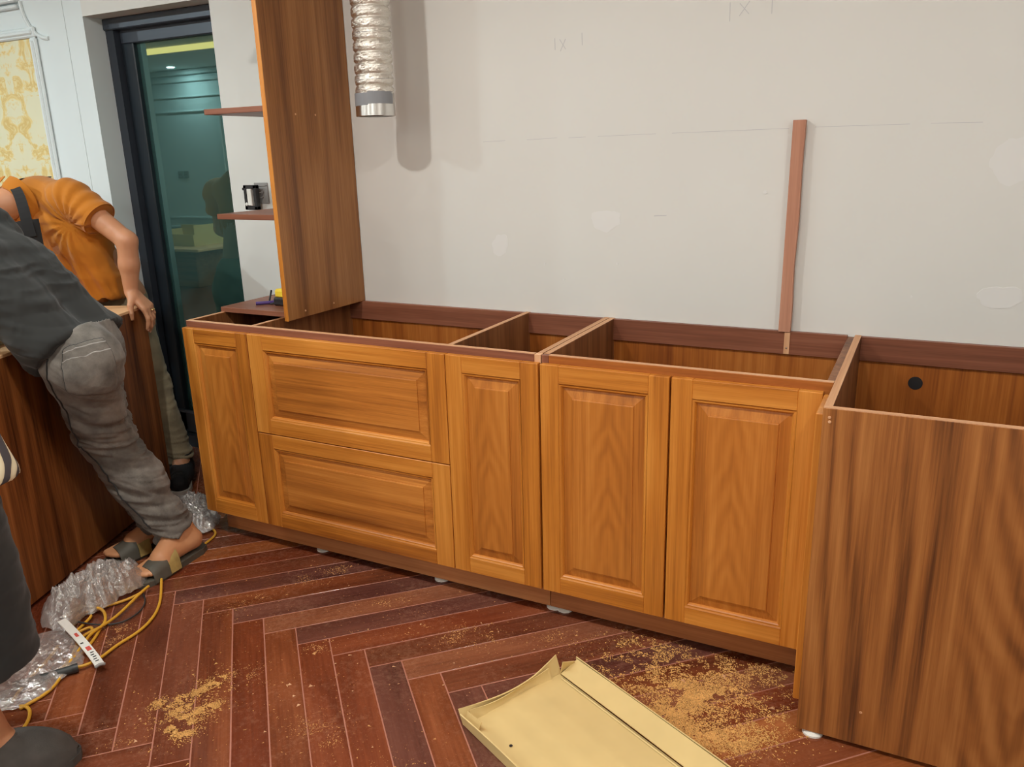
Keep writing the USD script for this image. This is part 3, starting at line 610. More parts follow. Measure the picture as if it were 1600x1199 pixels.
tf = Thing('foam_board', 'cream board lying on top of the brown free-standing cabinet under the bending person', 'board', tuple(isl(.9, .4, IH + .01)))
tf.part('sheet', ibox(0.66, 1.2, .105, .70, IH + .010, IH + .045, .002), 'cream_foam')
# ------------------------------------------------------------------ things on the floor
# shallow cardboard lid in the foreground: floor, turned-up walls, a double side flange
CO, CA, CB_ = V(1.630, -1.068, 0), V(.895, -.445, 0), V(.430, .903, 0)
CA /= np.linalg.norm(CA); CB_ /= np.linalg.norm(CB_)
def cp(a, b, z): return CO + CA * a + CB_ * b + V(0, 0, z)
def csheet(fn, n, m, t=.0032):
    return oriented(thicken(np.array([[fn(i / (n - 1), j / (m - 1)) for j in range(m)] for i in range(n)]), t))
LEN, WID = .66, .307
tk = Thing('cardboard_lid', 'shallow open tan cardboard lid lying on the floor in the foreground', 'cardboard box', tuple(cp(.3, .15, 0)))
tk.part('bottom', csheet(lambda u, v: cp(LEN * u, WID * v, .0052 + .0035 * math.sin(3.1 * u + 1) * math.sin(math.pi * v) ** 2 + .0008 * math.sin(30 * v)), 24, 18), 'cardboard', smooth=40)
def bw(u, v):      # back wall, sagging in the middle, leaning in, higher at the right corner
    hh = .034 + .014 * max(0, (u - .72) / .28) ** 1.4 - .006 * math.sin(math.pi * min(1, u * 1.2)); lean = -.012 + .022 * math.sin(math.pi * u) * v
    return cp(lean * v - .010 * v, -.006 + (WID + .012) * u, .002 + hh * v)
tk.part('back_wall', csheet(bw, 26, 6), 'cardboard', smooth=40)
tk.part('back_liner', csheet(lambda u, v: bw(.08 + .80 * u, v * .82) + CA * (.005 + .004 * math.sin(7 * u)), 24, 6, .0025), 'cardboard', smooth=40, label='inner flap folded along the back wall')
tk.part('side_wall', csheet(lambda u, v: cp(LEN * u, -.006 - .010 * v + .006 * math.sin(5 * u) * v, .002 + (.036 - .010 * max(0, u - .15)) * v), 26, 6), 'cardboard', smooth=40)
tk.part('corner_tuck', csheet(lambda u, v: cp(.002 + .045 * u, .004 + .012 * v - .01 * (1 - u), .034 * v * (1 - .25 * u) + .003), 8, 6, .0025), 'cardboard', smooth=40)
tk.part('corner_tuck', csheet(lambda u, v: cp(.004 + .010 * v, WID + .042 * u, .004 + .044 * v * (1 - .35 * u)), 8, 6, .0025), 'cardboard', smooth=40)
tk.part('side_flange', csheet(lambda u, v: cp(.010 + (LEN - .01) * u, WID - .004 + .058 * v, .013 + .019 * v + .002 * math.sin(4 * u)), 26, 8), 'cardboard', smooth=40, label='folded-over side flange')
tk.part('side_wall', csheet(lambda u, v: cp(LEN * u, WID + .058 + .004 * (1 - v), .002 + .030 * v), 20, 5), 'cardboard', smooth=40)
tk.part('crease', csheet(lambda u, v: cp(.02 + (LEN - .04) * u, WID - .012 + .006 * v, .0068 + .002 * math.sin(math.pi * v)), 20, 5, .001), 'cardboard', smooth=40)
tk.part('round_hole', oriented(lathe([(0, 0), (.0042, 0), (.0042, .0006), (0, .0006)], cp(.135, .040, .0066), 16)), 'black_plastic', label='small dark round hole')
# sawdust: thousands of tiny chips in drifts, rings and a thin sprinkle
CABLES = {'c1': [(0.362, -0.905, 0.020), (0.448, -0.985, 0.006), (0.514, -1.072, 0.006), (0.537, -1.148, 0.006), (0.539, -1.215, 0.006), (0.554, -1.293, 0.010), (0.537, -1.339, 0.012)],
          'c2': [(0.361, -0.955, 0.020), (0.384, -1.046, 0.012), (0.414, -1.140, 0.012), (0.433, -1.216, 0.018), (0.472, -1.283, 0.018), (0.511, -1.345, 0.018), (0.536, -1.393, 0.008), (0.556, -1.443, 0.006), (0.556, -1.486, 0.006), (0.554, -1.515, 0.006)],
          'c3': [(0.358, -0.963, 0.014), (0.344, -1.041, 0.008), (0.308, -1.107, 0.008), (0.300, -1.196, 0.012)],
          'c4': [(0.295, -1.122, 0.020), (0.344, -1.119, 0.022), (0.393, -1.140, 0.022), (0.419, -1.172, 0.014), (0.409, -1.207, 0.010), (0.446, -1.279, 0.012), (0.488, -1.336, 0.010), (0.494, -1.372, 0.006)],
          'c5': [(0.328, -1.145, 0.010), (0.346, -1.181, 0.006), (0.370, -1.226, 0.006), (0.375, -1.212, 0.008), (0.421, -1.216, 0.006)],
          'c6': [(0.409, -1.170, 0.006), (0.446, -1.220, 0.006), (0.468, -1.259, 0.006), (0.484, -1.299, 0.006), (0.489, -1.330, 0.006)],
          'c7': [(0.544, -1.509, 0.006), (0.567, -1.503, 0.006), (0.600, -1.518, 0.006), (0.627, -1.545, 0.006), (0.648, -1.581, 0.006)],
          'c8': [(0.278, -0.649, 0.006), (0.265, -0.600, 0.006), (0.237, -0.555, 0.006), (0.205, -0.543, 0.010), (0.181, -0.564, 0.020)],
          'c9': [(0.508, -1.503, 0.008), (0.460, -1.429, 0.008), (0.419, -1.346, 0.008), (0.385, -1.293, 0.008)],
          'k1': [(0.296, -1.201, 0.020), (0.390, -1.171, 0.010), (0.444, -1.124, 0.006), (0.446, -1.068, 0.006), (0.409, -1.011, 0.006), (0.360, -0.981, 0.010)],
          'rod': [(0.458, -1.471, 0.012), (0.504, -1.402, 0.012), (0.543, -1.340, 0.012)],
          'ws': [(0.330, -1.236, 0.045), (0.465, -1.268, 0.028), (0.600, -1.313, 0.020)],
          'ws2': [(0.320, -1.225, 0.045), (0.307, -1.188, 0.040), (0.297, -1.142, 0.034)]}
FILM_A = [(0.250, -1.248, 0.020), (0.151, -1.112, 0.020), (0.147, -0.989, 0.020), (0.209, -0.875, 0.020), (0.318, -0.925, 0.020), (0.319, -1.036, 0.020), (0.310, -1.143, 0.020), (0.353, -1.238, 0.020)]
FILM_B = [(0.121, -0.655, 0.020), (-0.09, -0.53, 0.020), (-0.06, -0.40, 0.020), (0.118, -0.444, 0.020), (0.220, -0.560, 0.020)]
FILM_C = [(0.258, -1.356, 0.010), (0.310, -1.241, 0.010), (0.449, -1.267, 0.010), (0.539, -1.389, 0.010), (0.541, -1.532, 0.010)]
DUST_HEAVY = [(2.054, -0.840, 0.000), (2.085, -0.780, 0.000), (2.128, -0.724, 0.000), (2.157, -0.688, 0.000), (2.029, -0.867, 0.000), (2.115, -0.857, 0.000), (2.183, -0.849, 0.000), (2.243, -0.845, 0.000), (2.049, -0.713, 0.000), (2.024, -0.900, 0.000)]
DUST_MID = [(1.891, -0.583, 0.000), (1.962, -0.600, 0.000), (2.038, -0.613, 0.000), (2.115, -0.639, 0.000), (2.203, -0.656, -0.000), (2.262, -0.711, -0.000), (1.924, -0.757, 0.000), (1.961, -0.710, -0.000), (2.263, -0.539, -0.000), (2.182, -0.561, 0.000), (2.248, -0.795, 0.000), (2.221, -0.879, 0.000), (2.144, -0.818, 0.000)]
DUST_LEFT = [(0.919, -1.268, 0.000), (0.925, -1.247, 0.000), (0.930, -1.221, 0.000), (0.934, -1.198, 0.000), (0.863, -1.340, 0.000), (0.909, -1.351, 0.000), (0.935, -1.365, 0.000), (0.971, -1.396, 0.000), (1.006, -1.399, 0.000), (1.025, -1.393, 0.000), (0.997, -1.363, 0.000), (0.982, -1.317, 0.000), (0.992, -1.301, 0.000), (1.004, -1.282, 0.000), (0.901, -1.305, 0.000), (0.936, -1.327, 0.000), (0.970, -1.349, 0.000)]
DUST_FAINT = [(0.947, -1.146, -0.000), (0.992, -1.162, 0.000), (0.683, -0.937, 0.000), (0.707, -0.843, 0.000), (1.080, -0.959, 0.000), (1.125, -0.673, 0.000), (1.271, -0.781, 0.000), (1.427, -0.709, 0.000), (1.401, -0.775, 0.000), (1.671, -0.650, 0.000), (0.894, -1.457, 0.000), (1.244, -1.228, 0.000), (1.297, -1.242, 0.000), (1.348, -1.280, 0.000), (1.547, -1.244, 0.000), (0.483, -1.200, 0.000), (0.456, -1.157, 0.000), (1.503, -0.728, 0.000), (0.787, -0.674, 0.000), (0.844, -0.577, 0.000)]
def chips(pts, size, seed):
    r = np.random.default_rng(seed); n = len(pts); base = np.array([[1, 0, -.2], [-.6, .8, -.15], [-.6, -.8, -.15], [0, 0, .45]])
    a = r.uniform(0, 2 * np.pi, n); sc = size * r.lognormal(0, .45, n); el = r.uniform(.5, 1.9, n); c, s_ = np.cos(a), np.sin(a)
    bx = base[None, :, 0] * el[:, None]; by = base[None, :, 1] * np.ones((n, 1)); bz = base[None, :, 2] * np.ones((n, 1))
    v = np.stack([bx * c[:, None] - by * s_[:, None], bx * s_[:, None] + by * c[:, None], bz], -1) * sc[:, None, None]
    v += np.asarray(pts)[:, None, :]; v[..., 2] = np.maximum(v[..., 2], .0002)
    f = (np.array([[0, 1, 3], [1, 2, 3], [2, 0, 3], [0, 2, 1]])[None] + 4 * np.arange(n)[:, None, None]).reshape(-1, 3)
    return v.reshape(-1, 3), f
def scatter(spots, n, sd, seed, thr=0.0, freq=22, along=(1, 0), aniso=1.0, ht=.0):
    r = np.random.default_rng(seed); spots = np.array(spots)[:, :2]; out = []
    al = V(*along) / np.linalg.norm(along); pr = V(-al[1], al[0])
    while len(out) < n:
        k = spots[r.integers(len(spots), size=n)]; q = r.normal(0, sd, (n, 2)); p = k + (q[:, :1] * aniso) * al + q[:, 1:] * pr
        w = meshkit.fbm(np.c_[p * freq, np.full(n, seed)], 3, seed); p = p[w > thr]
        hgt = ht * np.maximum(0, meshkit.fbm(np.c_[p * 40, np.full(len(p), seed)], 2, seed) - .3)
        out += [(x, y, .0006 + h_ * r.uniform(0, 1)) for (x, y), h_ in zip(p, hgt)]
    out = np.array(out[:n])
    lx, ly = (out[:, :2] - CO[:2]) @ CA[:2], (out[:, :2] - CO[:2]) @ CB_[:2]
    bad = ((lx > -.04) & (lx < LEN) & (ly > -.02) & (ly < WID + .065)) | (out[:, 1] > -.512) | ((out[:, 0] > CX) & (out[:, 1] > CY - .002)) | ((out[:, 0] > 2.343) & (out[:, 1] > -.73))
    return out[~bad]
AL = (.72, .50)
sd_r = np.vstack([scatter(DUST_HEAVY, 12000, .020, 1, .40, 30, AL, 1.8, .009), scatter(DUST_HEAVY, 7000, .032, 2, .46, 40, AL, 1.6, .004), scatter(DUST_MID, 11000, .045, 3, .48, 46, AL, 1.7, .002), scatter(DUST_MID + DUST_HEAVY, 1500, .085, 4, .42, 18, AL, 1.3)])
single('sawdust', chips(sd_r, .0013, 5), 'sawdust', 'drift of pale sawdust on the floor between the cardboard and the right-hand doors', 'sawdust', kind='stuff')
sd_l = np.vstack([scatter(DUST_LEFT, 4200, .0075, 6, .44, 40, (.3, .9), 1.4, .009), scatter(DUST_LEFT, 1400, .020, 7, .50, 30, (.3, .9), 1.4, .002), scatter(DUST_LEFT, 350, .06, 8, .40, 18)])
single('sawdust', chips(sd_l, .0013, 9), 'sawdust', 'small ring of yellow sawdust on the open floor left of the cardboard', 'sawdust', kind='stuff')
sd_f = np.vstack([scatter(DUST_FAINT, 2600, .016, 10, .50, 34, (1, 1), 1.8), scatter(DUST_FAINT, 1500, .07, 11, .48, 20, (1, 1), 1.2), scatter([(x, y, 0) for x in np.arange(.5, 2.3, .2) for y in np.arange(-1.5, -.5, .2)], 900, .10, 12, .3, 9)])
single('sawdust', chips(sd_f, .0011, 13), 'sawdust_fine', 'thin sprinkle of fine sawdust over the herringbone planks', 'sawdust', kind='stuff')
r = np.random.default_rng(14); big = scatter([(1.0, -1.0, 0), (1.4, -.85, 0), (2.2, -.75, 0), (2.25, -.62, 0), (.9, -1.35, 0), (1.35, -1.2, 0)], 90, .16, 15, .2, 9)
single('wood_chips', chips(big + V(0, 0, .001), .0030, 16), 'raw_wood_x', 'scattered pale wood chips and splinters on the floor', 'wood chips', kind='stuff')
# cables, a black sleeve pipe and a printed white strip
YC = [spline(CABLES[k], 50) for k in ('c1', 'c2', 'c3', 'c4', 'c5', 'c6', 'c7', 'c8', 'c9')]
tcab = Thing('yellow_cable', 'tangled yellow cable looping over the planks beside the crumpled film', 'cable', (.45, -1.2, 0))
for c in YC: tcab.part('loop', tube(c, .0046, 8), 'cable_yellow', smooth=True)
single('black_cable', tube(spline(CABLES['k1'], 40), .0026, 8), 'cable_black', 'thin black cable curving between the yellow loops', 'cable', smooth=True)
rod = spline(CABLES['rod'], 12) + V(0, 0, .002)
tr = Thing('black_sleeve', 'thick black rubber sleeve at the end of the yellow cable', 'pipe', tuple(rod[6] * V(1, 1, 0)))
tr.part('sleeve', tube(rod, .0118, 16), 'sleeve_rubber', smooth=40); tr.part('end_ring', tube(rod[-2:], .0128, 16), 'cable_black', smooth=40)
def ribbon(pts, w, t, roll=0.0):
    c = spline(pts, 24); d = np.gradient(c, axis=0); sdn = np.cross(d, [0, 0, 1.0]); sdn /= np.linalg.norm(sdn, axis=1)[:, None]
    return c, sdn, oriented(thicken(np.array([[p - q * w / 2, p + q * w / 2] for p, q in zip(c, sdn)]), t))
tw = Thing('printed_strip', 'folded white strip with red and black print lying across the yellow cable', 'strip', tuple(V(*CABLES['ws'][1]) * V(1, 1, 0)))
c, sdn, m = ribbon(CABLES['ws'], .024, .003); tw.part('strip', m, 'white_plastic')
_, _, m2 = ribbon(CABLES['ws2'], .020, .003); tw.part('folded_arm', m2, 'white_plastic')
def on_strip(i, off, a, b, name, mt):
    d = c[i + 1] - c[i]; d /= np.linalg.norm(d); p = c[i] + sdn[i] * off; n = np.cross(sdn[i], d); n = n if n[2] > 0 else -n
    mv = geo(m)[0]; mv = mv[np.linalg.norm(mv - p, axis=1) < .02]; top = max(0, ((mv - p) @ n).max() - .0002)
    q = [p + d * x + sdn[i] * y for x, y in ((-a, -b), (a, -b), (a, b), (-a, b))]; v = [k + n * top for k in q] + [k + n * (top + .0007) for k in q]
    tw.part(name, oriented(trimesh.convex.convex_hull(np.array(v))), mt)
on_strip(15, -.001, .011, .006, 'red_mark', 'red_print'); on_strip(8, .0, .010, .004, 'red_mark', 'red_print'); on_strip(12, .004, .003, .004, 'punched_hole', 'black_print')
for k, i in enumerate((17, 18, 19, 20, 21)): on_strip(i, (-.002, .001, -.001, .001, 0)[k], .0022, .0045, 'letter', 'black_print')
tw.part('end_clip', tube(np.array([c[-1] + sdn[-1] * y + V(0, 0, .003 * math.cos(y * 150)) for y in np.linspace(-.013, .013, 9)]), .0045, 8), 'grey_plastic', smooth=True)
# crumpled clear film
def crumple(outline_pts, h, seed, n=70, lift=.004, base=0.0):
    """a crumpled sheet filling an outline on the floor"""
    o = np.array(outline_pts, float)[:, :2]; ctr = o.mean(0); ang = np.arctan2(*(o - ctr).T[::-1]); k = np.argsort(ang); ang, rad = ang[k], np.linalg.norm(o - ctr, axis=1)[k]
    ang = np.r_[ang - 2 * np.pi, ang, ang + 2 * np.pi]; rad = np.tile(rad, 3); P = []
    for i, rr in enumerate(np.linspace(.02, 1, n)):
        th = np.linspace(0, 2 * np.pi, 2 * n); R_ = np.interp(th, ang, rad) * rr
        xy = ctr + np.c_[R_ * np.cos(th), R_ * np.sin(th)]; q = np.c_[xy * 24, np.full(len(xy), seed * 1.7)]
        q2 = np.c_[xy * 60, np.full(len(xy), seed * 2.3)]
        f1 = np.abs(2 * meshkit.fbm(q, 2, seed) - 1); f2 = np.abs(2 * meshkit.fbm(q2, 2, seed + 3) - 1)
        z = lift + base * (1 - rr ** 2) + h * ((1 - f1) ** 2 * .7 + (1 - f2) ** 2 * .45) * (1 - .75 * rr ** 6)
        jit = .018 * np.c_[meshkit.noise(q2 + 7, seed) - .5, meshkit.noise(q2 + 19, seed) - .5]
        P.append(np.c_[xy + jit, z])
    P = np.array(P); P[:, -1] = P[:, 0]
    return grid_sheet(P)
tfm = Thing('plastic_film', 'crumpled clear plastic film lying at the foot of the dark cabinet', 'plastic film', (.25, -1.05, 0))
for i in range(2): tfm.part('film_layer', crumple(FILM_A, .045 + .02 * i, 21 + i, base=.025 * (i + 1)), 'film', smooth=True)
tfm2 = Thing('plastic_film', 'bunched clear plastic film between the sneaker and the narrow left door', 'plastic film', (.05, -.48, 0))
for i in range(2): tfm2.part('film_layer', crumple(FILM_B, .04 + .02 * i, 31 + i, base=.018 * (i + 1)), 'film', smooth=True)
tfm3 = Thing('plastic_film', 'flat sheet of clear film spread over the cable near the left edge', 'plastic film', (.42, -1.38, 0))
tfm3.part('film_layer', crumple(FILM_C, .022, 41, base=.014), 'film', smooth=True)
#PEOPLE0#
# ------------------------------------------------------------------ people: smooth implicit bodies meshed as one continuous surface
class Field:
    def __init__(self, lo, hi, h=0.006):
        self.lo, self.h = V(*lo), h
        self.n = np.ceil((V(*hi) - self.lo) / h).astype(int) + 1
        self.d = np.full(self.n, 0.25, np.float32)
    def _sl(self, lo, hi, m=0.05):
        a = np.clip(np.floor((lo - m - self.lo) / self.h).astype(int), 0, self.n); b = np.clip(np.ceil((hi + m - self.lo) / self.h).astype(int) + 1, 0, self.n)
        sl = tuple(slice(i, j) for i, j in zip(a, b))
        g = [self.lo[k] + self.h * np.arange(a[k], b[k]) for k in range(3)]
        return sl, g[0][:, None, None], g[1][None, :, None], g[2][None, None, :]
    def _mix(self, sl, d, k):
        o = self.d[sl]; d = d.astype(np.float32)
        if k > 0:
            q = np.maximum(k - np.abs(o - d), 0) / k; self.d[sl] = np.minimum(o, d) - q * q * k * 0.25
        else: self.d[sl] = np.minimum(o, d)
    def cone(self, a, b, ra, rb, k=0.03, cut_a=False, cut_b=False, flat=None):
        """round cone a -> b; cut = flat end; flat = (direction, factor) squeezes the section along a direction"""
        a, b = V(*a), V(*b); r = max(ra, rb) * 1.5; sl, x, y, z = self._sl(np.minimum(a, b) - r, np.maximum(a, b) + r)
        ax = b - a; L = ax @ ax; px, py, pz = x - a[0], y - a[1], z - a[2]
        t = (px * ax[0] + py * ax[1] + pz * ax[2]) / L; tc = np.clip(t, 0, 1)
        qx, qy, qz = px - tc * ax[0], py - tc * ax[1], pz - tc * ax[2]
        s2 = qx * qx + qy * qy + qz * qz
        if flat is not None:
            n = V(*flat[0]) / np.linalg.norm(flat[0]); c = qx * n[0] + qy * n[1] + qz * n[2]; s2 = s2 + c * c * (1 / flat[1] ** 2 - 1)
        d = np.sqrt(s2) - (ra + (rb - ra) * tc)
        Ls = math.sqrt(L)
        if cut_b: d = np.maximum(d, (t - 1) * Ls)
        if cut_a: d = np.maximum(d, -t * Ls)
        self._mix(sl, d, k); return self
    def ell(self, c, r, R=None, k=0.03):
        c, r = V(*c), V(*r); R = np.eye(3) if R is None else np.asarray(R); m = r.max()
        sl, x, y, z = self._sl(c - m, c + m); p = [x - c[0], y - c[1], z - c[2]]
        q = [(p[0] * R[i][0] + p[1] * R[i][1] + p[2] * R[i][2]) / r[i] for i in range(3)]
        k0 = np.sqrt(q[0] ** 2 + q[1] ** 2 + q[2] ** 2); k1 = np.sqrt((q[0] / r[0]) ** 2 + (q[1] / r[1]) ** 2 + (q[2] / r[2]) ** 2)
        self._mix(sl, k0 * (k0 - 1) / np.maximum(k1, 1e-6), k); return self
    def carve(self, c, r):
        sl, x, y, z = self._sl(V(*c) - r, V(*c) + r); d = r - np.sqrt((x - c[0]) ** 2 + (y - c[1]) ** 2 + (z - c[2]) ** 2)
        self.d[sl] = np.maximum(self.d[sl], d.astype(np.float32)); return self
    def halfspace(self, p, n):
        """keeps what lies behind the plane through p with normal n"""
        n = V(*n) / np.linalg.norm(n); g = [self.lo[k] + self.h * np.arange(self.n[k]) - p[k] for k in range(3)]
        self.d = np.maximum(self.d, (g[0][:, None, None] * n[0] + g[1][None, :, None] * n[1] + g[2][None, None, :] * n[2]).astype(np.float32)); return self
    def mesh(self, smooth=2):
        d = self.d; ins = d < 0; c = ins[:-1, :-1, :-1].astype(np.int8); cnt = np.zeros_like(c)
        offs = [(i, j, k) for i in (0, 1) for j in (0, 1) for k in (0, 1)]; N = d.shape
        for i, j, k in offs: cnt += ins[i:N[0] - 1 + i, j:N[1] - 1 + j, k:N[2] - 1 + k]
        cells = np.argwhere((cnt > 0) & (cnt < 8)); idx = np.full(cnt.shape, -1, np.int32); idx[tuple(cells.T)] = np.arange(len(cells))
        val = {o: d[tuple((cells + o).T)] for o in offs}; acc = np.zeros((len(cells), 3)); num = np.zeros(len(cells))
        for o in offs:
            for a in range(3):
                if o[a]: continue
                q = list(o); q[a] = 1; v0, v1 = val[o], val[tuple(q)]; m = (v0 < 0) != (v1 < 0)
                t = np.where(m, v0 / np.where(m, v0 - v1, 1), 0); p = np.tile(np.array(o, float), (len(cells), 1)); p[:, a] += t
                acc[m] += p[m]; num[m] += 1
        verts = self.lo + self.h * (cells + acc / num[:, None]); F = []
        for a in range(3):
            b, c2 = (a + 1) % 3, (a + 2) % 3; s0 = [slice(None)] * 3; s1 = [slice(None)] * 3; s0[a] = slice(0, -1); s1[a] = slice(1, None)
            A, B = ins[tuple(s0)], ins[tuple(s1)]; e = np.argwhere(A != B); ok = (e[:, b] > 0) & (e[:, c2] > 0) & (e[:, b] < N[b] - 1) & (e[:, c2] < N[c2] - 1); e = e[ok]
            flip = ~A[tuple(e.T)]; quad = []
            for db, dc_ in ((1, 1), (0, 1), (0, 0), (1, 0)):
                q = e.copy(); q[:, b] -= db; q[:, c2] -= dc_; quad.append(idx[tuple(q.T)])
            quad = np.stack(quad, 1); quad[flip] = quad[flip][:, ::-1]; F.append(quad)
        F = np.vstack(F); F = F[(F >= 0).all(1)]
        E = np.vstack([F[:, [0, 1]], F[:, [1, 2]], F[:, [2, 3]], F[:, [3, 0]]]); n = len(verts)
        Aj = sparse.coo_matrix((np.ones(len(E)), (E[:, 0], E[:, 1])), (n, n)).tocsr(); Aj = ((Aj + Aj.T) > 0).astype(float); deg = np.asarray(Aj.sum(1)).ravel(); Wm = sparse.diags(1 / np.maximum(deg, 1)) @ Aj
        for _ in range(smooth):
            verts = verts + 0.5 * (Wm @ verts - verts); verts = verts - 0.52 * (Wm @ verts - verts)
        T = np.vstack([F[:, [0, 1, 2]], F[:, [0, 2, 3]]])
        self.adj = Wm
        return trimesh.Trimesh(verts, T, process=False)
def folds(m, fn, adj=None):
    """pushes the vertices along their normals by fn(points)"""
    v = np.array(m.vertices); nv = np.array(m.vertex_normals); return trimesh.Trimesh(v + nv * fn(v)[:, None], m.faces, process=False)
def ridge(p, along, freq, stretch, seed, sharp=1.6):
    """crease noise: high frequency across, low along the given direction"""
    al = V(*along) / np.linalg.norm(along); c = p @ al; q = (p - c[:, None] * al) * stretch + (c * freq)[:, None] * al
    n = np.clip((meshkit.fbm(q + 11.3 * seed, 3, seed) - .5) * 2.2 + .5, 0, 1); return (1 - np.abs(2 * n - 1)) ** sharp - 0.55
def near(p, c, r):
    return np.exp(-((p - V(*c)) ** 2).sum(1) / (r * r))
def hand(F, W, d, pn, thumb, curl=(0.3, 0.6, 0.5), spread=0.10, S=1.0, k=0.006, wr=0.026):
    """palm and five fingers: W wrist, d towards the knuckles, pn palm side, thumb = thumb side"""
    d, pn, t = (V(*q) / np.linalg.norm(q) for q in (d, pn, thumb)); out = []
    for u, L0, fl in ((.030, .086, (.040, .024, .019)), (.010, .090, (.044, .027, .020)), (-.010, .085, (.041, .025, .020)), (-.029, .077, (.033, .020, .018))):
        K = W + S * (d * L0 + t * u); F.cone(W + S * t * u * .62 + d * .012, K, .0165 * S, .0118 * S, .012)
        dd = d + t * u * spread * 20; dd /= np.linalg.norm(dd); p = K; rr = (.0098, .0090, .0082, .0070)
        for j, (l, c) in enumerate(zip(fl, curl)):
            dd = dd * math.cos(c) + pn * math.sin(c); dd /= np.linalg.norm(dd); pn_ = pn - dd * (pn @ dd); pn = pn_ / np.linalg.norm(pn_)
            q = p + S * l * dd; F.cone(p, q, rr[j] * S, rr[j + 1] * S, k); p = q
        out.append((p, dd.copy(), -pn.copy())); pn = V(*pn)
        pn0 = np.cross(t, d); pn = pn0 if pn0 @ V(*out[-1][2]) < 0 else -pn0
    d, t = V(*d), V(*t)
    b = W + S * (d * .022 + t * .026); p1 = b + S * (.042 * (d * .55 + t * .72 + pn * .35)); p2 = p1 + S * .031 * (d * .75 + t * .30 + pn * .55); p3 = p2 + S * .024 * (d * .75 + t * .0 + pn * .62)
    F.cone(W + d * .01, b, .018 * S, .0165 * S, .012).cone(b, p1, .0155 * S, .0115 * S, .010).cone(p1, p2, .0112 * S, .0098 * S, k).cone(p2, p3, .0098 * S, .0076 * S, k)
    return out, (p1, p2, p3)
def head(F, base, up, fwd, S=1.0):
    """head on a neck: base = top of the neck; returns frame"""
    up = V(*up) / np.linalg.norm(up); fwd = V(*fwd) - up * (V(*fwd) @ up); fwd /= np.linalg.norm(fwd); sd = np.cross(up, fwd); R = [sd, fwd, up]
    o = lambda a, b, c: V(*base) + S * (sd * a + fwd * b + up * c)
    F.ell(o(0, -.005, .125), (.074 * S, .092 * S, .095 * S), R, .02).ell(o(0, .030, .055), (.058 * S, .060 * S, .072 * S), R, .03)
    F.cone(o(0, .070, .012), o(0, .078, .010), .022 * S, .018 * S, .03)
    F.cone(o(0, .088, .105), o(0, .108, .062), .009 * S, .014 * S, .014)
    for q in (-1, 1):
        F.ell(o(q * .078, -.010, .085), (.010 * S, .020 * S, .032 * S), R, .006); F.ell(o(q * .034, .074, .118), (.022 * S, .014 * S, .008 * S), R, .012)
        F.cone(o(q * .012, .098, .058), o(q * .016, .092, .060), .008, .007, .006); F.carve(o(q * .031, .094, .098), .011 * S)
    F.cone(o(-.020, .086, .031), o(.020, .086, .031), .007, .007, .006).cone(o(-.016, .084, .020), o(.016, .084, .020), .008, .008, .006)
    return o, R
def head_parts(t, o, R, body_path):
    for q in (-1, 1):
        e = t.part('eye', oriented(trimesh.Trimesh(trimesh.creation.icosphere(2, .0125).vertices + o(q * .031, .083, .098), trimesh.creation.icosphere(2).faces)), 'eye', smooth=True)
        t.part('iris', trimesh.Trimesh(trimesh.creation.icosphere(2, .0062).vertices + o(q * .031, .0905, .097), trimesh.creation.icosphere(2).faces), 'iris', smooth=True, under=e)
        t.part('eyebrow', tube(spline([o(q * .014, .093, .124), o(q * .032, .092, .130), o(q * .052, .078, .124)], 8), .0035, 6), 'hair', smooth=True)
    c = o(0, -.006, .128); H_ = Field(c - .14, c + .14, .006); H_.ell(c, (.082, .099, .100), R, .0)
    H_.halfspace(o(0, .062, .135), V(*R[1]) * .75 - V(*R[2]) * .66); H_.halfspace(o(0, -.02, .06), -V(*R[2]) + V(*R[1]) * .25)
    m = H_.mesh(2); t.part('hair', folds(m, lambda p: .004 * (meshkit.fbm(p * 60, 2, 3) - .4)), 'hair', smooth=True)
def foot_shape(F, heel, toe, ankle, r=.036, k=.02):
    heel, toe = V(*heel), V(*toe); d = toe - heel; L = np.linalg.norm(d); d /= L; sd = np.cross([0, 0, 1], d)
    z = V(0, 0, 1)
    F.cone(V(*ankle) + z * .03, heel + d * .035 + z * .045, r, .034, k).cone(heel + d * .03 + z * .034, heel + d * (L * .62) + z * .030, .032, .028, k)
    F.cone(V(*ankle) + d * .01, heel + d * (L * .62) + z * .034, .034, .026, .04)
    for i, (a, l) in enumerate(((-.034, .93), (-.017, .95), (-.001, .93), (.014, .90), (.028, .86))):
        rr = .0135 if i == 0 else .0095
        F.cone(heel + d * (L * .62) + sd * a * .8 + z * .022, heel + d * (L * l) + sd * a + z * (.014 + .002), .020, rr, .008)
    return d, sd, L
def outline(o2, heel, d, sd, z0, z1, grow=0.0):
    pts = [(-.005, -.030), (.0, -.034), (.05, -.036), (.10, -.036), (.16, -.045), (.20, -.048), (.24, -.043), (.268, -.028), (.280, -.005), (.276, .018), (.262, .034), (.235, .043), (.19, .044), (.13, .037), (.07, .034), (.02, .032), (-.008, .020), (-.014, 0), (-.010, -.02)]
    return oriented(blob([(a * o2 + (grow if a > .1 else -grow), b * (1 + grow * 8)) for a, b in pts], z0, z1, lambda u, v, w: V(*heel) + d * u + sd * v + V(0, 0, w)))
def strap(heel, d, sd, u0, u1, w, hgt, t=.005, tw=0.0):
    P = []
    for u in np.linspace(u0, u1, 10):
        row = []
        for a in np.linspace(-1, 1, 20):
            hh = hgt(u) * math.sqrt(max(0, 1 - abs(a) ** 2.6))
            row.append(V(*heel) + d * (u + tw * a) + sd * (w(u) * a) + V(0, 0, .012 + hh))
        P.append(row)
    return oriented(thicken(np.array(P), t))

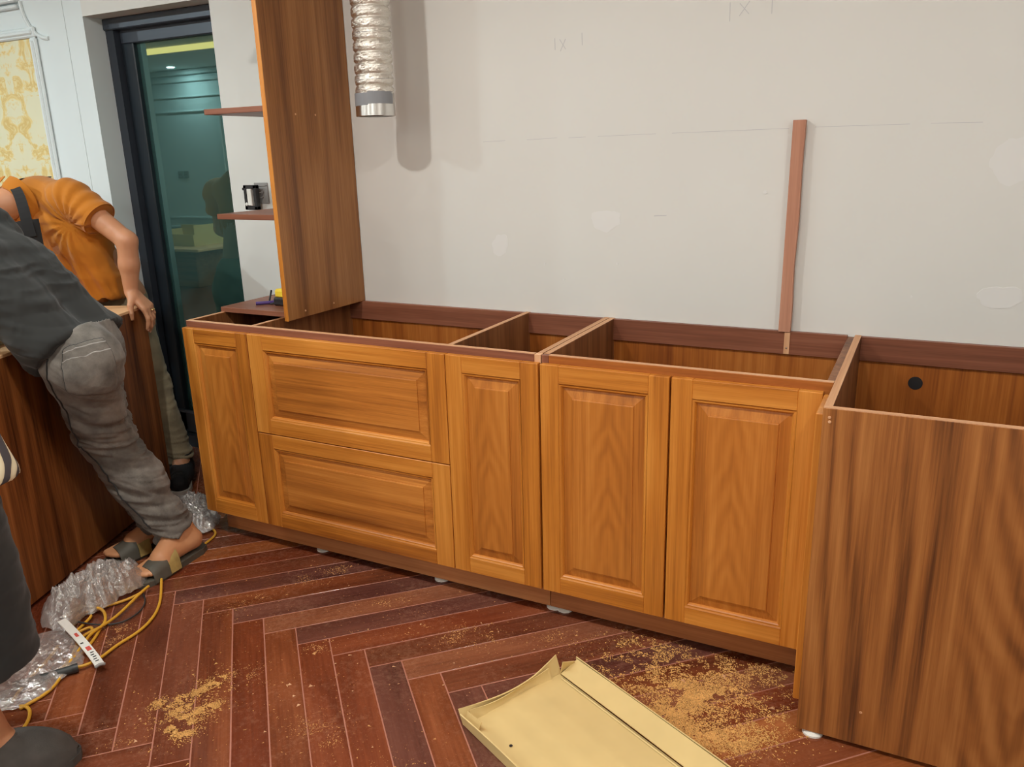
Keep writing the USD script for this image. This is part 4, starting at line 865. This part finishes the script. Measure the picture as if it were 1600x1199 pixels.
# --- the man in the orange polo shirt, leaning on the island corner
def man_orange():
    t = Thing('person', 'person in an orange polo shirt leaning one hand on the dark cabinet corner', 'person', (-.45, -.25, 0))
    pel, chest, ub, nb = V(-.551, -.245, .817), V(-.610, -.375, 1.065), V(-.690, -.385, 1.235), V(-.680, -.515, 1.222)
    shL, shR = V(-.462, -.415, 1.235), V(-.92, -.45, 1.19)
    elL, wrL = V(-.232, -.378, 1.068), V(-.243, -.385, .868)
    elR, wrR = V(-1.00, -.52, .99), V(-.84, -.58, .880)
    lo, hi = (-1.25, -1.0, -.02), (.05, .05, 1.70)
    hipL, knL, anL = V(-.470, -.245, .745), V(-.385, -.240, .425), V(-.315, -.215, .10)
    hipR, knR, anR = V(-.66, -.225, .745), V(-.70, -.235, .43), V(-.70, -.19, .10)
    F = Field(lo, hi, .0055)
    sdv = (shL - shR) / np.linalg.norm(shL - shR)
    for q in (-1, 1): F.cone(pel + sdv * q * .07, chest + sdv * q * .075, .085, .095, .05).cone(chest + sdv * q * .075, ub + sdv * q * .06 - V(0, 0, .03), .095, .06, .05)
    F.cone(shL, elL, .047, .037, .02).cone(elL, elL * .55 + wrL * .45, .039, .037, .015).cone(elL * .55 + wrL * .45, wrL, .037, .0265, .015)
    F.cone(shR, elR, .047, .038, .02).cone(elR, wrR, .039, .026, .015)
    F.cone(shL, ub, .05, .05, .05).cone(shR, ub, .05, .05, .05)
    fw = V(-.60, -.72, -.28)
    hb = nb + V(-.02, -.075, -.02)
    F.cone(ub, nb, .060, .056, .03).cone(nb, hb, .056, .055, .03)
    o, R = head(F, hb, (-.12, -.80, -.15), (-.55, .1, -.85))
    tipsL, thL = hand(F, wrL, V(.60, .18, -.62), V(-.42, -.16, -.90), IU * -1.0, curl=(.50, .48, .25), spread=.10)
    hand(F, wrR, V(.25, -.85, -.18), V(0, .15, -.99), V(.95, .3, 0), curl=(.12, .15, .1))
    for hp, kn, an in ((hipL, knL, anL), (hipR, knR, anR)): F.cone(hp, kn, .075, .05, .03).cone(kn, an, .048, .034, .02)
    for an, toe in ((anL, V(-.190, -.345, 0)), (anR, V(-.74, -.36, 0))):
        dd = (toe - V(an[0], an[1], 0)); dd /= np.linalg.norm(dd); foot_shape(F, V(an[0], an[1], .012) - dd * .06, V(an[0], an[1], .012) + dd * .18, an)
    body = t.part('body', F.mesh(2), 'skin', smooth=True)
    for p, dd, up in tipsL:
        c = p + up * .0050 + dd * .001
        t.part('fingernail', oriented(trimesh.Trimesh(c + trimesh.creation.icosphere(1, 1).vertices @ np.array([dd * .0058, np.cross(dd, up) * .0048, up * .0016]), trimesh.creation.icosphere(1).faces)), 'nail', smooth=True)
    head_parts(t, o, R, body)
    # ring on the ring finger
    d_ = V(.60, .18, -.62); d_ /= np.linalg.norm(d_); K = wrL + d_ * .100 + IU * .010
    rd = d_ * .88 + V(-.42, -.16, -.9) * .47; rd /= np.linalg.norm(rd)
    t.part('ring', oriented(lathe([(.0108, -.002), (.0125, -.002), (.0125, .002), (.0108, .002), (.0108, -.002)], K, 20, rd)), 'gold', smooth=40, label='gold ring')
    # shirt
    S = Field((-1.2, -.85, .70), (-.15, .05, 1.5), .0065)
    for q in (-1, 1):
        S.cone(V(-.545, -.335, .845) + sdv * q * .055, chest + sdv * q * .080 + V(0, -.015, -.02), .098, .112, .06).cone(chest + sdv * q * .080, ub + sdv * q * .075 - V(0, 0, .035), .108, .074, .06)
    S.cone(chest + V(.055, -.045, -.20), chest + V(.045, -.045, .02), .080, .09, .06)       # cloth hanging forward under the arm
    S.cone(shL + V(-.03, 0, 0), ub - V(0, 0, .012), .064, .066, .06).cone(shR, ub - V(0, 0, .012), .064, .066, .06).cone(ub, nb, .070, .066, .05)
    S.cone(shL, shL + (elL - shL) * .50, .068, .070, .045, cut_b=True).cone(shR, shR + (elR - shR) * .5, .068, .07, .045, cut_b=True)
    S.halfspace(V(-.50, -.33, .815), V(.12, .0, -1.0))
    ND = V(.05, -.97, -.24); S.halfspace(nb + V(0, -.012, 0), ND)
    m = S.mesh(3); ap = shL + V(.02, -.05, -.10)
    def fn(p):
        w = near(p, ap, .20); lowr = np.clip((1.12 - p[:, 2]) / .2, 0, 1)
        rad = (p - ap); a = np.arctan2(rad[:, 2], rad[:, 0] + rad[:, 1] * .3)
        star = np.sin(a * 15 + 2 * meshkit.fbm(p * 9, 2, 5)) * w * np.clip(np.linalg.norm(rad, axis=1) / .05, 0, 1)
        return .0050 * star + .020 * lowr * ridge(p, (1, .3, .25), 20, 3.0, 2) + .005 * ridge(p, (.5, 0, 1), 11, 4, 6)
    t.part('shirt', folds(m, fn), 'orange_cotton', smooth=True)
    # sleeve hem and collar
    ad = (elL - shL) / np.linalg.norm(elL - shL); hc = shL + (elL - shL) * .485
    t.part('sleeve_hem', oriented(lathe([(.0690, -.010), (.0712, -.010), (.0714, .006), (.0690, .006), (.0690, -.010)], hc, 40, ad)), 'orange_cotton', smooth=40)
    cn = ND / np.linalg.norm(ND); cc = nb + V(0, -.006, -.002); e1 = np.cross(cn, [0, 0, 1.0]); e1 /= np.linalg.norm(e1); e2 = np.cross(cn, e1)
    P = []
    for a in np.linspace(.15, 2 * math.pi - .15, 48):
        c, s_ = math.cos(a), math.sin(a); dirv = e1 * s_ - e2 * c
        P.append([cc + dirv * .062 + cn * .012, cc + dirv * .070 + cn * .016, cc + dirv * .080 + cn * .004, cc + dirv * (.094 + .012 * abs(s_)) - cn * .030])
    t.part('collar', oriented(thicken(np.array(P), .003)), 'orange_cotton', smooth=True)
    # apron: neck strap and bib
    c0 = spline([ub + V(.02, .02, .075), V(-.695, -.490, 1.302), V(-.590, -.545, 1.262), V(-.533, -.572, 1.210), V(-.500, -.588, 1.150), V(-.485, -.592, 1.10)], 20)
    wv = V(.020, .014, .004)
    t.part('apron_strap', oriented(thicken(np.array([c0 - wv * .8, c0 + wv * .8]).transpose(1, 0, 2), .004)), 'black_canvas', label='black apron strap over the shoulder')
    P = []
    for w in np.linspace(0, 1, 12):
        P.append([V(-.585, -.600, 1.150) * (1 - u) + V(-.470, -.560, 1.165) * u + V(.035 * w, -.02 * math.sin(math.pi * u) - .02 * w, -.22 * w) for u in np.linspace(0, 1, 12)])
    t.part('apron_bib', oriented(thicken(np.array(P), .004)), 'black_canvas', smooth=True, label='black apron bib')
    # trousers
    B = Field((-.95, -.50, .05), (-.15, .05, 1.0), .0065)
    for hp, kn, an in ((hipL, knL, anL), (hipR, knR, anR)):
        B.cone(pel + (hp - pel) * .6 + V(0, 0, .02), hp + V(0, 0, -.04), .108, .096, .05).cone(hp + V(0, 0, -.03), kn, .094, .068, .03).cone(kn, an + V(0, 0, -.012), .066, .058, .03, cut_b=True)
    B.halfspace(pel + V(0, 0, .06), V(0, 0, 1))
    m = B.mesh(3)
    def fn(p):
        kneew = near(p, knL + V(0, 0, .0), .13) + near(p, knR, .13); ank = near(p, anL, .13) + near(p, anR, .13); hipw = near(p, hipL, .16)
        return .0065 * kneew * ridge(p, (.3, 0, 1), 26, 5, 4) + .010 * ank * ridge(p, (.2, .1, 1), 30, 6, 7) + .008 * hipw * ridge(p, (.8, .1, .7), 22, 4, 3) + .002 * ridge(p, (1, 0, .2), 12, 3, 1)
    t.part('trousers', folds(m, fn), 'khaki_denim', smooth=True)
    # sneakers
    for an, toe in ((anL, V(-.190, -.345, 0)), (anR, V(-.74, -.36, 0))):
        dd = toe - V(an[0], an[1], 0); dd[2] = 0; dd /= np.linalg.norm(dd); hl = V(an[0], an[1], 0) - dd * .075; sd = np.cross([0, 0, 1], dd)
        Sh = Field(hl - .14, hl + V(.32, .32, .22) + np.abs(dd) * .1, .005) if False else Field(np.minimum(hl, hl + dd * .28) - V(.07, .07, .0), np.maximum(hl, hl + dd * .28) + V(.07, .07, .15), .005)
        Sh.cone(hl + dd * .045 + V(0, 0, .05), hl + dd * .13 + V(0, 0, .048), .045, .044, .03).cone(hl + dd * .12 + V(0, 0, .045), hl + dd * .235 + V(0, 0, .040), .046, .040, .03).cone(hl + dd * .06 + V(0, 0, .05), V(an[0], an[1], .115), .046, .050, .02)
        Sh.halfspace(hl + V(0, 0, .018), V(0, 0, -1)).halfspace(V(an[0], an[1], .128), V(0, 0, 1))
        sh = t.part('shoe', folds(Sh.mesh(2), lambda p: .0022 * ridge(p, dd, 40, 10, 3)), 'shoe_black', smooth=True)
        t.part('sole', outline(1.0, hl + dd * .0, dd, sd, .0, .020, .004), 'shoe_white', under=sh, label='pale rubber sole')
        for j in range(4):
            c = hl + dd * (.125 + .022 * j) + V(0, 0, .092 - .006 * j)
            t.part('lace', tube(spline([c - sd * .022 - V(0, 0, .004), c + V(0, 0, .004), c + sd * .022 - V(0, 0, .004)], 8), .0025, 6), 'black_canvas', under=sh, smooth=True)
# --- the man in the charcoal T-shirt and grey jeans, bent over the island
def man_charcoal():
    t = Thing('person', 'person in charcoal T-shirt and grey jeans bent over the dark cabinet, back turned', 'person', (.2, -.8, 0))
    pel = V(.143, -.917, .836); sp = V(-.675, -.24, .66); sp /= np.linalg.norm(sp); chest = pel + sp * .30; nb = pel + sp * .51
    sdv = V(.35, -.94, 0); sdv = sdv - sp * (sdv @ sp); sdv /= np.linalg.norm(sdv)          # his left, towards the camera
    fwd = np.cross(sdv, sp)
    if fwd @ V(-1, -1, 0) < 0: fwd = -fwd
    shL, shR = nb + sdv * .17 - sp * .04, nb - sdv * .17 - sp * .04
    elL, elR = shL + V(-.20, -.06, -.20), shR + V(-.20, -.03, -.19)
    wrL, wrR = V(-.50, -1.30, .865), V(-.58, -1.02, .865)
    wrL = elL + (wrL - elL) / np.linalg.norm(wrL - elL) * .25; wrR = elR + (wrR - elR) / np.linalg.norm(wrR - elR) * .25
    wrL[2] = max(wrL[2], .875); wrR[2] = max(wrR[2], .875)
    hipL, knL, anL = V(.213, -.955, .782), V(.130, -.866, .470), V(.262, -.735, .110)
    hipR, knR, anR = V(.095, -.860, .785), V(.075, -.815, .450), V(.135, -.690, .110)
    heelL, toeL, heelR, toeR = V(.290, -.675, .024), V(.305, -.955, .020), V(.130, -.630, .022), V(.086, -.900, .020)
    F = Field((-.75, -1.55, -.02), (.50, -.35, 1.65), .006)
    for q in (-1, 1): F.cone(pel + sdv * q * .06, chest + sdv * q * .075, .066, .085, .05, flat=(fwd, .8)).cone(chest + sdv * q * .075, nb + sdv * q * .07 - sp * .05, .085, .065, .05, flat=(fwd, .8))
    for sh, el, wr, sg in ((shL, elL, wrL, 1), (shR, elR, wrR, -1)):
        F.cone(sh, el, .05, .04, .02).cone(el, wr, .041, .027, .015); F.cone(sh, nb - sp * .03, .05, .05, .05)
        hd = wr - el; hd[2] = 0; hd /= np.linalg.norm(hd); hand(F, wr, hd + V(0, 0, -.15), V(0, 0, -1), -sdv * sg, curl=(.15, .25, .2))
    hb = nb + sp * .07 + fwd * .03; F.cone(nb - sp * .02, hb + sp * .02, .060, .056, .03)
    o, R = head(F, hb, sp * .6 + V(0, 0, .6), V(-.8, -.5, -.5))
    for hp, kn, an in ((hipL, knL, anL), (hipR, knR, anR)): F.cone(hp, kn, .074, .050, .03).cone(kn, kn * .6 + an * .4, .050, .050, .02).cone(kn * .6 + an * .4, an, .050, .036, .02)
    F.cone(hipL, pel, .074, .060, .03).cone(hipR, pel, .074, .060, .03)
    dL, sL, LL = foot_shape(F, heelL, toeL, anL, r=.037); dR, sR, LR = foot_shape(F, heelR, toeR, anR, r=.037)
    body = t.part('body', F.mesh(2), 'skin_foot', smooth=True); head_parts(t, o, R, body)
    # T-shirt: pulled up at the back, hanging at the belly
    S = Field((-.62, -1.50, .60), (.45, -.45, 1.50), .0065)
    for q in (-1, 1):
        S.cone(pel + sdv * q * .080 - sp * .08, chest + sdv * q * .085 - fwd * .012, .108, .112, .05, flat=(fwd, .78)).cone(chest + sdv * q * .085 - fwd * .012, nb + sdv * q * .08 - sp * .05 - fwd * .012, .112, .085, .05, flat=(fwd, .74))
    S.cone(pel + sp * .03 + fwd * .060 + sdv * .05 + V(.02, 0, -.02), chest + fwd * -.01, .075, .060, .07)
    for sh, el in ((shL, elL), (shR, elR)):
        S.cone(sh, nb - sp * .05, .068, .06, .05).cone(sh, sh + (el - sh) * .6, .072, .076, .045, cut_b=True)
    hp_ = pel - sp * .036; S.halfspace(hp_, -sp * .95 + V(.0, .0, -.10) + fwd * -.05)
    S.halfspace(nb + sp * .025, sp)
    m = S.mesh(3)
    def fn(p):
        c = (p - pel) @ sp
        return .014 * ridge(p, sp * .5 + V(.5, .2, .6), 13, 2.6, 3, 1.2) + .004 * ridge(p, sdv + sp * .4, 20, 5, 8) + .004 * np.clip(.12 - c, 0, .12) / .12
    t.part('shirt', folds(m, fn), 'charcoal_cotton', smooth=True)
    # jeans
    B = Field((-.20, -1.15, .03), (.45, -.50, 1.05), .006)
    bm = -fwd
    for hp, kn, an, q in ((hipL, knL, anL, 1), (hipR, knR, anR, -1)):
        B.cone(pel + sdv * q * .065 + V(0, 0, .03), hp + V(0, 0, -.03), .086, .100, .05).cone(hp + V(0, 0, -.02), kn, .106, .080, .03)
        c1 = kn * .55 + an * .45; B.cone(kn, c1, .082, .080, .03).cone(c1, an + V(.0, -.01, -.01), .080, .070, .03, cut_b=True)
        B.ell(hp + bm * .030 + V(.0, .01, -.035), (.095, .095, .11), None, .05)
    B.halfspace(pel - sp * .030, sp)
    m = B.mesh(3)
    def fn(p):
        w = near(p, knL + V(.05, .05, 0), .15) + near(p, knR, .14); k2 = near(p, (knL + anL) / 2, .14); w2 = near(p, anL, .13) + near(p, anR, .13); up = near(p, hipL + V(0, 0, -.12), .2)
        return .020 * w * ridge(p, (.25, .2, 1), 22, 4, 3, 1.2) + .018 * k2 * ridge(p, (.3, .25, 1), 24, 4, 11, 1.2) + .024 * w2 * ridge(p, (.2, .1, 1), 28, 4, 6, 1.2) + .012 * up * ridge(p, (.45, .3, .8), 18, 3.0, 9, 1.2) + .0018 * ridge(p, (1, 0, .2), 14, 4, 2)
    jm = folds(m, fn); jp = t.part('jeans', jm, 'grey_denim', smooth=True)
    # seam, back pocket: drawn on the cloth by casting points onto it from outside
    tri = trimesh.Trimesh(*geo(jm), process=False)
    from scipy.spatial import cKDTree
    kd = cKDTree(tri.vertices); nvv = np.array(tri.vertex_normals)
    def snap(P, out=.0016):
        """nearest cloth point as seen from the given outer points"""
        P = np.asarray(P, float); _, i = kd.query(P, k=6); w = 1.0; q = tri.vertices[i].mean(1); n = nvv[i].mean(1); n /= np.linalg.norm(n, axis=1)[:, None]; return q + n * out
    far = sdv * .5
    def side_pt(u, z):       # a point outside the left leg's flank; u = towards the back
        c = np.where(z > knL[2], 1, 0); a, b = (hipL, knL) if z > knL[2] else (knL, anL); f = (z - b[2]) / (a[2] - b[2]); ctr = b + (a - b) * f
        return ctr + sdv * .11 + bm * u
    seam = snap([side_pt(-.055 + .03 * (z < .5), z) for z in np.linspace(.86, .16, 60)], .0010)
    t.part('side_seam', tube(seam, .0026, 6), 'denim_seam', under=jp, smooth=True)
    # the pocket lies on the back of the left hip, facing the camera-right
    pc = hipL + bm * .10 + sdv * .075 + V(0, 0, -.065); ax = (bm * -.62 + sdv * .78); ax[2] = 0; ax /= np.linalg.norm(ax); dn = V(-.10, .05, -1)
    def pk(a, b): return pc + ax * a + dn * b
    grid = np.array([[pk(a, b) for a in np.linspace(-.072, .072, 16)] for b in np.linspace(-.06, .10, 18)])
    g = snap(grid.reshape(-1, 3), .0045).reshape(18, 16, 3)
    t.part('back_pocket', oriented(thicken(g, .003)), 'grey_denim', under=jp, smooth=True)
    rim = np.vstack([g[0], g[1:, -1], g[-1, ::-1][1:], g[::-1, 0][1:]]); t.part('pocket_stitch', tube(rim + 0.0, .0030, 6), 'denim_seam', under=jp, smooth=True)
    for k_ in (2, 5): t.part('pocket_flap', tube(g[k_] + V(0, 0, .001), .0034, 6), 'denim_pale', under=jp, smooth=True); t.part('pocket_stitch', tube(g[k_] + V(0, 0, -.006), .0030, 6), 'denim_seam', under=jp, smooth=True)
    # open sandals with a broad strap
    for heel, d, sd in ((heelL, dL, sL), (heelR, dR, sR)):
        hz = V(heel[0], heel[1], 0)
        so = t.part('sandal_sole', outline(1.02, hz, d, sd, 0.0, .022, .003), 'sandal_sole')
        t.part('sandal_strap', strap(hz, d, sd, .135, .180, lambda u: .050, lambda u: .078 - (u - .135) * .30), 'sandal_strap', under=so, smooth=40)
        t.part('sandal_band', strap(hz, d, sd, .175, .240, lambda u: .052, lambda u: .066 - (u - .175) * .32, .004, .008), 'sandal_sole', under=so, smooth=40)
# --- the man at the left edge: patterned shirt, black shorts, bare leg and a dark slipper
def man_shorts():
    t = Thing('person', 'person in black shorts and a dark slipper, cut off by the left edge', 'person', (.65, -1.68, 0))
    hipR, knR, anR = V(.718, -1.700, .80), V(.722, -1.678, .43), V(.715, -1.685, .105)
    hipL, knL, anL = V(.62, -1.88, .80), V(.62, -1.90, .43), V(.52, -1.93, .105)
    pel = V(.64, -1.78, .86); sp = V(-.22, .0, 1.0); sp /= np.linalg.norm(sp); chest, nb = pel + sp * .30, pel + sp * .52
    sdv = V(.12, 1, 0)*1.0; sdv /= np.linalg.norm(sdv)
    F = Field((.0, -2.25, -.02), (1.0, -1.25, 1.80), .0065)
    for q in (-1, 1): F.cone(pel + sdv * q * .07, chest + sdv * q * .08, .09, .10, .05).cone(chest + sdv * q * .08, nb + sdv * q * .07 - sp * .05, .10, .065, .05)
    shs = (nb + sdv * .18 - sp * .04, nb - sdv * .18 - sp * .04)
    for q, sh in zip((1, -1), shs):
        el = sh + V(-.02, .04 * q, -.29); wr = el + V(.06, .02 * q, -.25); F.cone(sh, el, .05, .04, .02).cone(el, wr, .04, .027, .015).cone(sh, nb - sp * .03, .05, .05, .05)
        hand(F, wr, V(.1, 0, -1), V(0, -q, 0), V(1, 0, 0), curl=(.3, .4, .3))
    hb = nb + sp * .07; F.cone(nb - sp * .02, hb + sp * .02, .06, .056, .03); o, R = head(F, hb, V(.15, 0, 1), V(1, .35, -.35))
    for hp, kn, an in ((hipR, knR, anR), (hipL, knL, anL)):
        F.cone(pel, hp, .09, .09, .04).cone(hp, kn, .085, .055, .03).cone(kn, kn * .62 + an * .38 + V(-.012, 0, 0), .054, .056, .02).cone(kn * .62 + an * .38 + V(-.012, 0, 0), an, .056, .038, .02)
    feet = []
    for an, dv in ((anR, V(.74, .67, 0)), (anL, V(.95, -.1, 0))):
        dv = dv / np.linalg.norm(dv); hl = V(an[0], an[1], .020) - dv * .085; d, sd, L_ = foot_shape(F, hl, hl + dv * .24, an, r=.038); feet.append((hl, d, sd))
    body = t.part('body', F.mesh(2), 'skin', smooth=True); head_parts(t, o, R, body)
    S = Field((.2, -2.1, .55), (1.0, -1.4, 1.55), .008)
    for q in (-1, 1): S.cone(pel + sdv * q * .08 - sp * .15 + V(.068, .02, 0), chest + sdv * q * .09, .158, .125, .05).cone(chest + sdv * q * .09, nb + sdv * q * .075 - sp * .05, .125, .08, .05)
    for q, sh in zip((1, -1), shs): S.cone(sh, nb - sp * .05, .068, .06, .05).cone(sh, sh + V(-.01, .025 * q, -.20), .07, .078, .04, cut_b=True)
    S.halfspace(V(.80, -1.65, .715), V(.15, 0, -1)); S.halfspace(nb + sp * .02, sp)
    t.part('shirt', folds(S.mesh(3), lambda p: .006 * ridge(p, (1, .4, .3), 14, 3, 5)), 'print_cloth', smooth=True, label='zebra-print shirt in cream and dark grey')
    B = Field((.35, -2.10, .30), (1.0, -1.42, 1.05), .007)
    for hp, kn, q in ((hipR, knR, 1), (hipL, knL, -1)):
        B.cone(pel + V(.05, 0, .02), hp + V(.05, 0, 0), .115, .114, .05).cone(hp + V(.055, 0, -.02), kn + V(.038, .0, -.12), .116, .122, .03, cut_b=True)
    B.halfspace(V(0, 0, .775), V(0, 0, 1))
    t.part('shorts', folds(B.mesh(3), lambda p: .009 * ridge(p, (.9, .3, .35), 13, 3, 4) + .003 * ridge(p, (0, .2, 1), 30, 5, 2)), 'black_denim', smooth=True)
    for hl, d, sd in feet:
        hz = V(hl[0], hl[1], 0)
        so = t.part('slipper_sole', outline(.97, hz, d, sd, 0.0, .020, .006), 'slipper')
        t.part('slipper_upper', strap(hz, d, sd, .100, .272, lambda u: .063 * math.sqrt(max(.01, 1 - max(0, (u - .165) / .110) ** 2)), lambda u: .088 * math.sqrt(max(.02, 1 - (max(0, u - .13) / .146) ** 2))), 'slipper', under=so, smooth=40)
man_orange(); man_charcoal(); man_shorts()
#PEOPLE1#
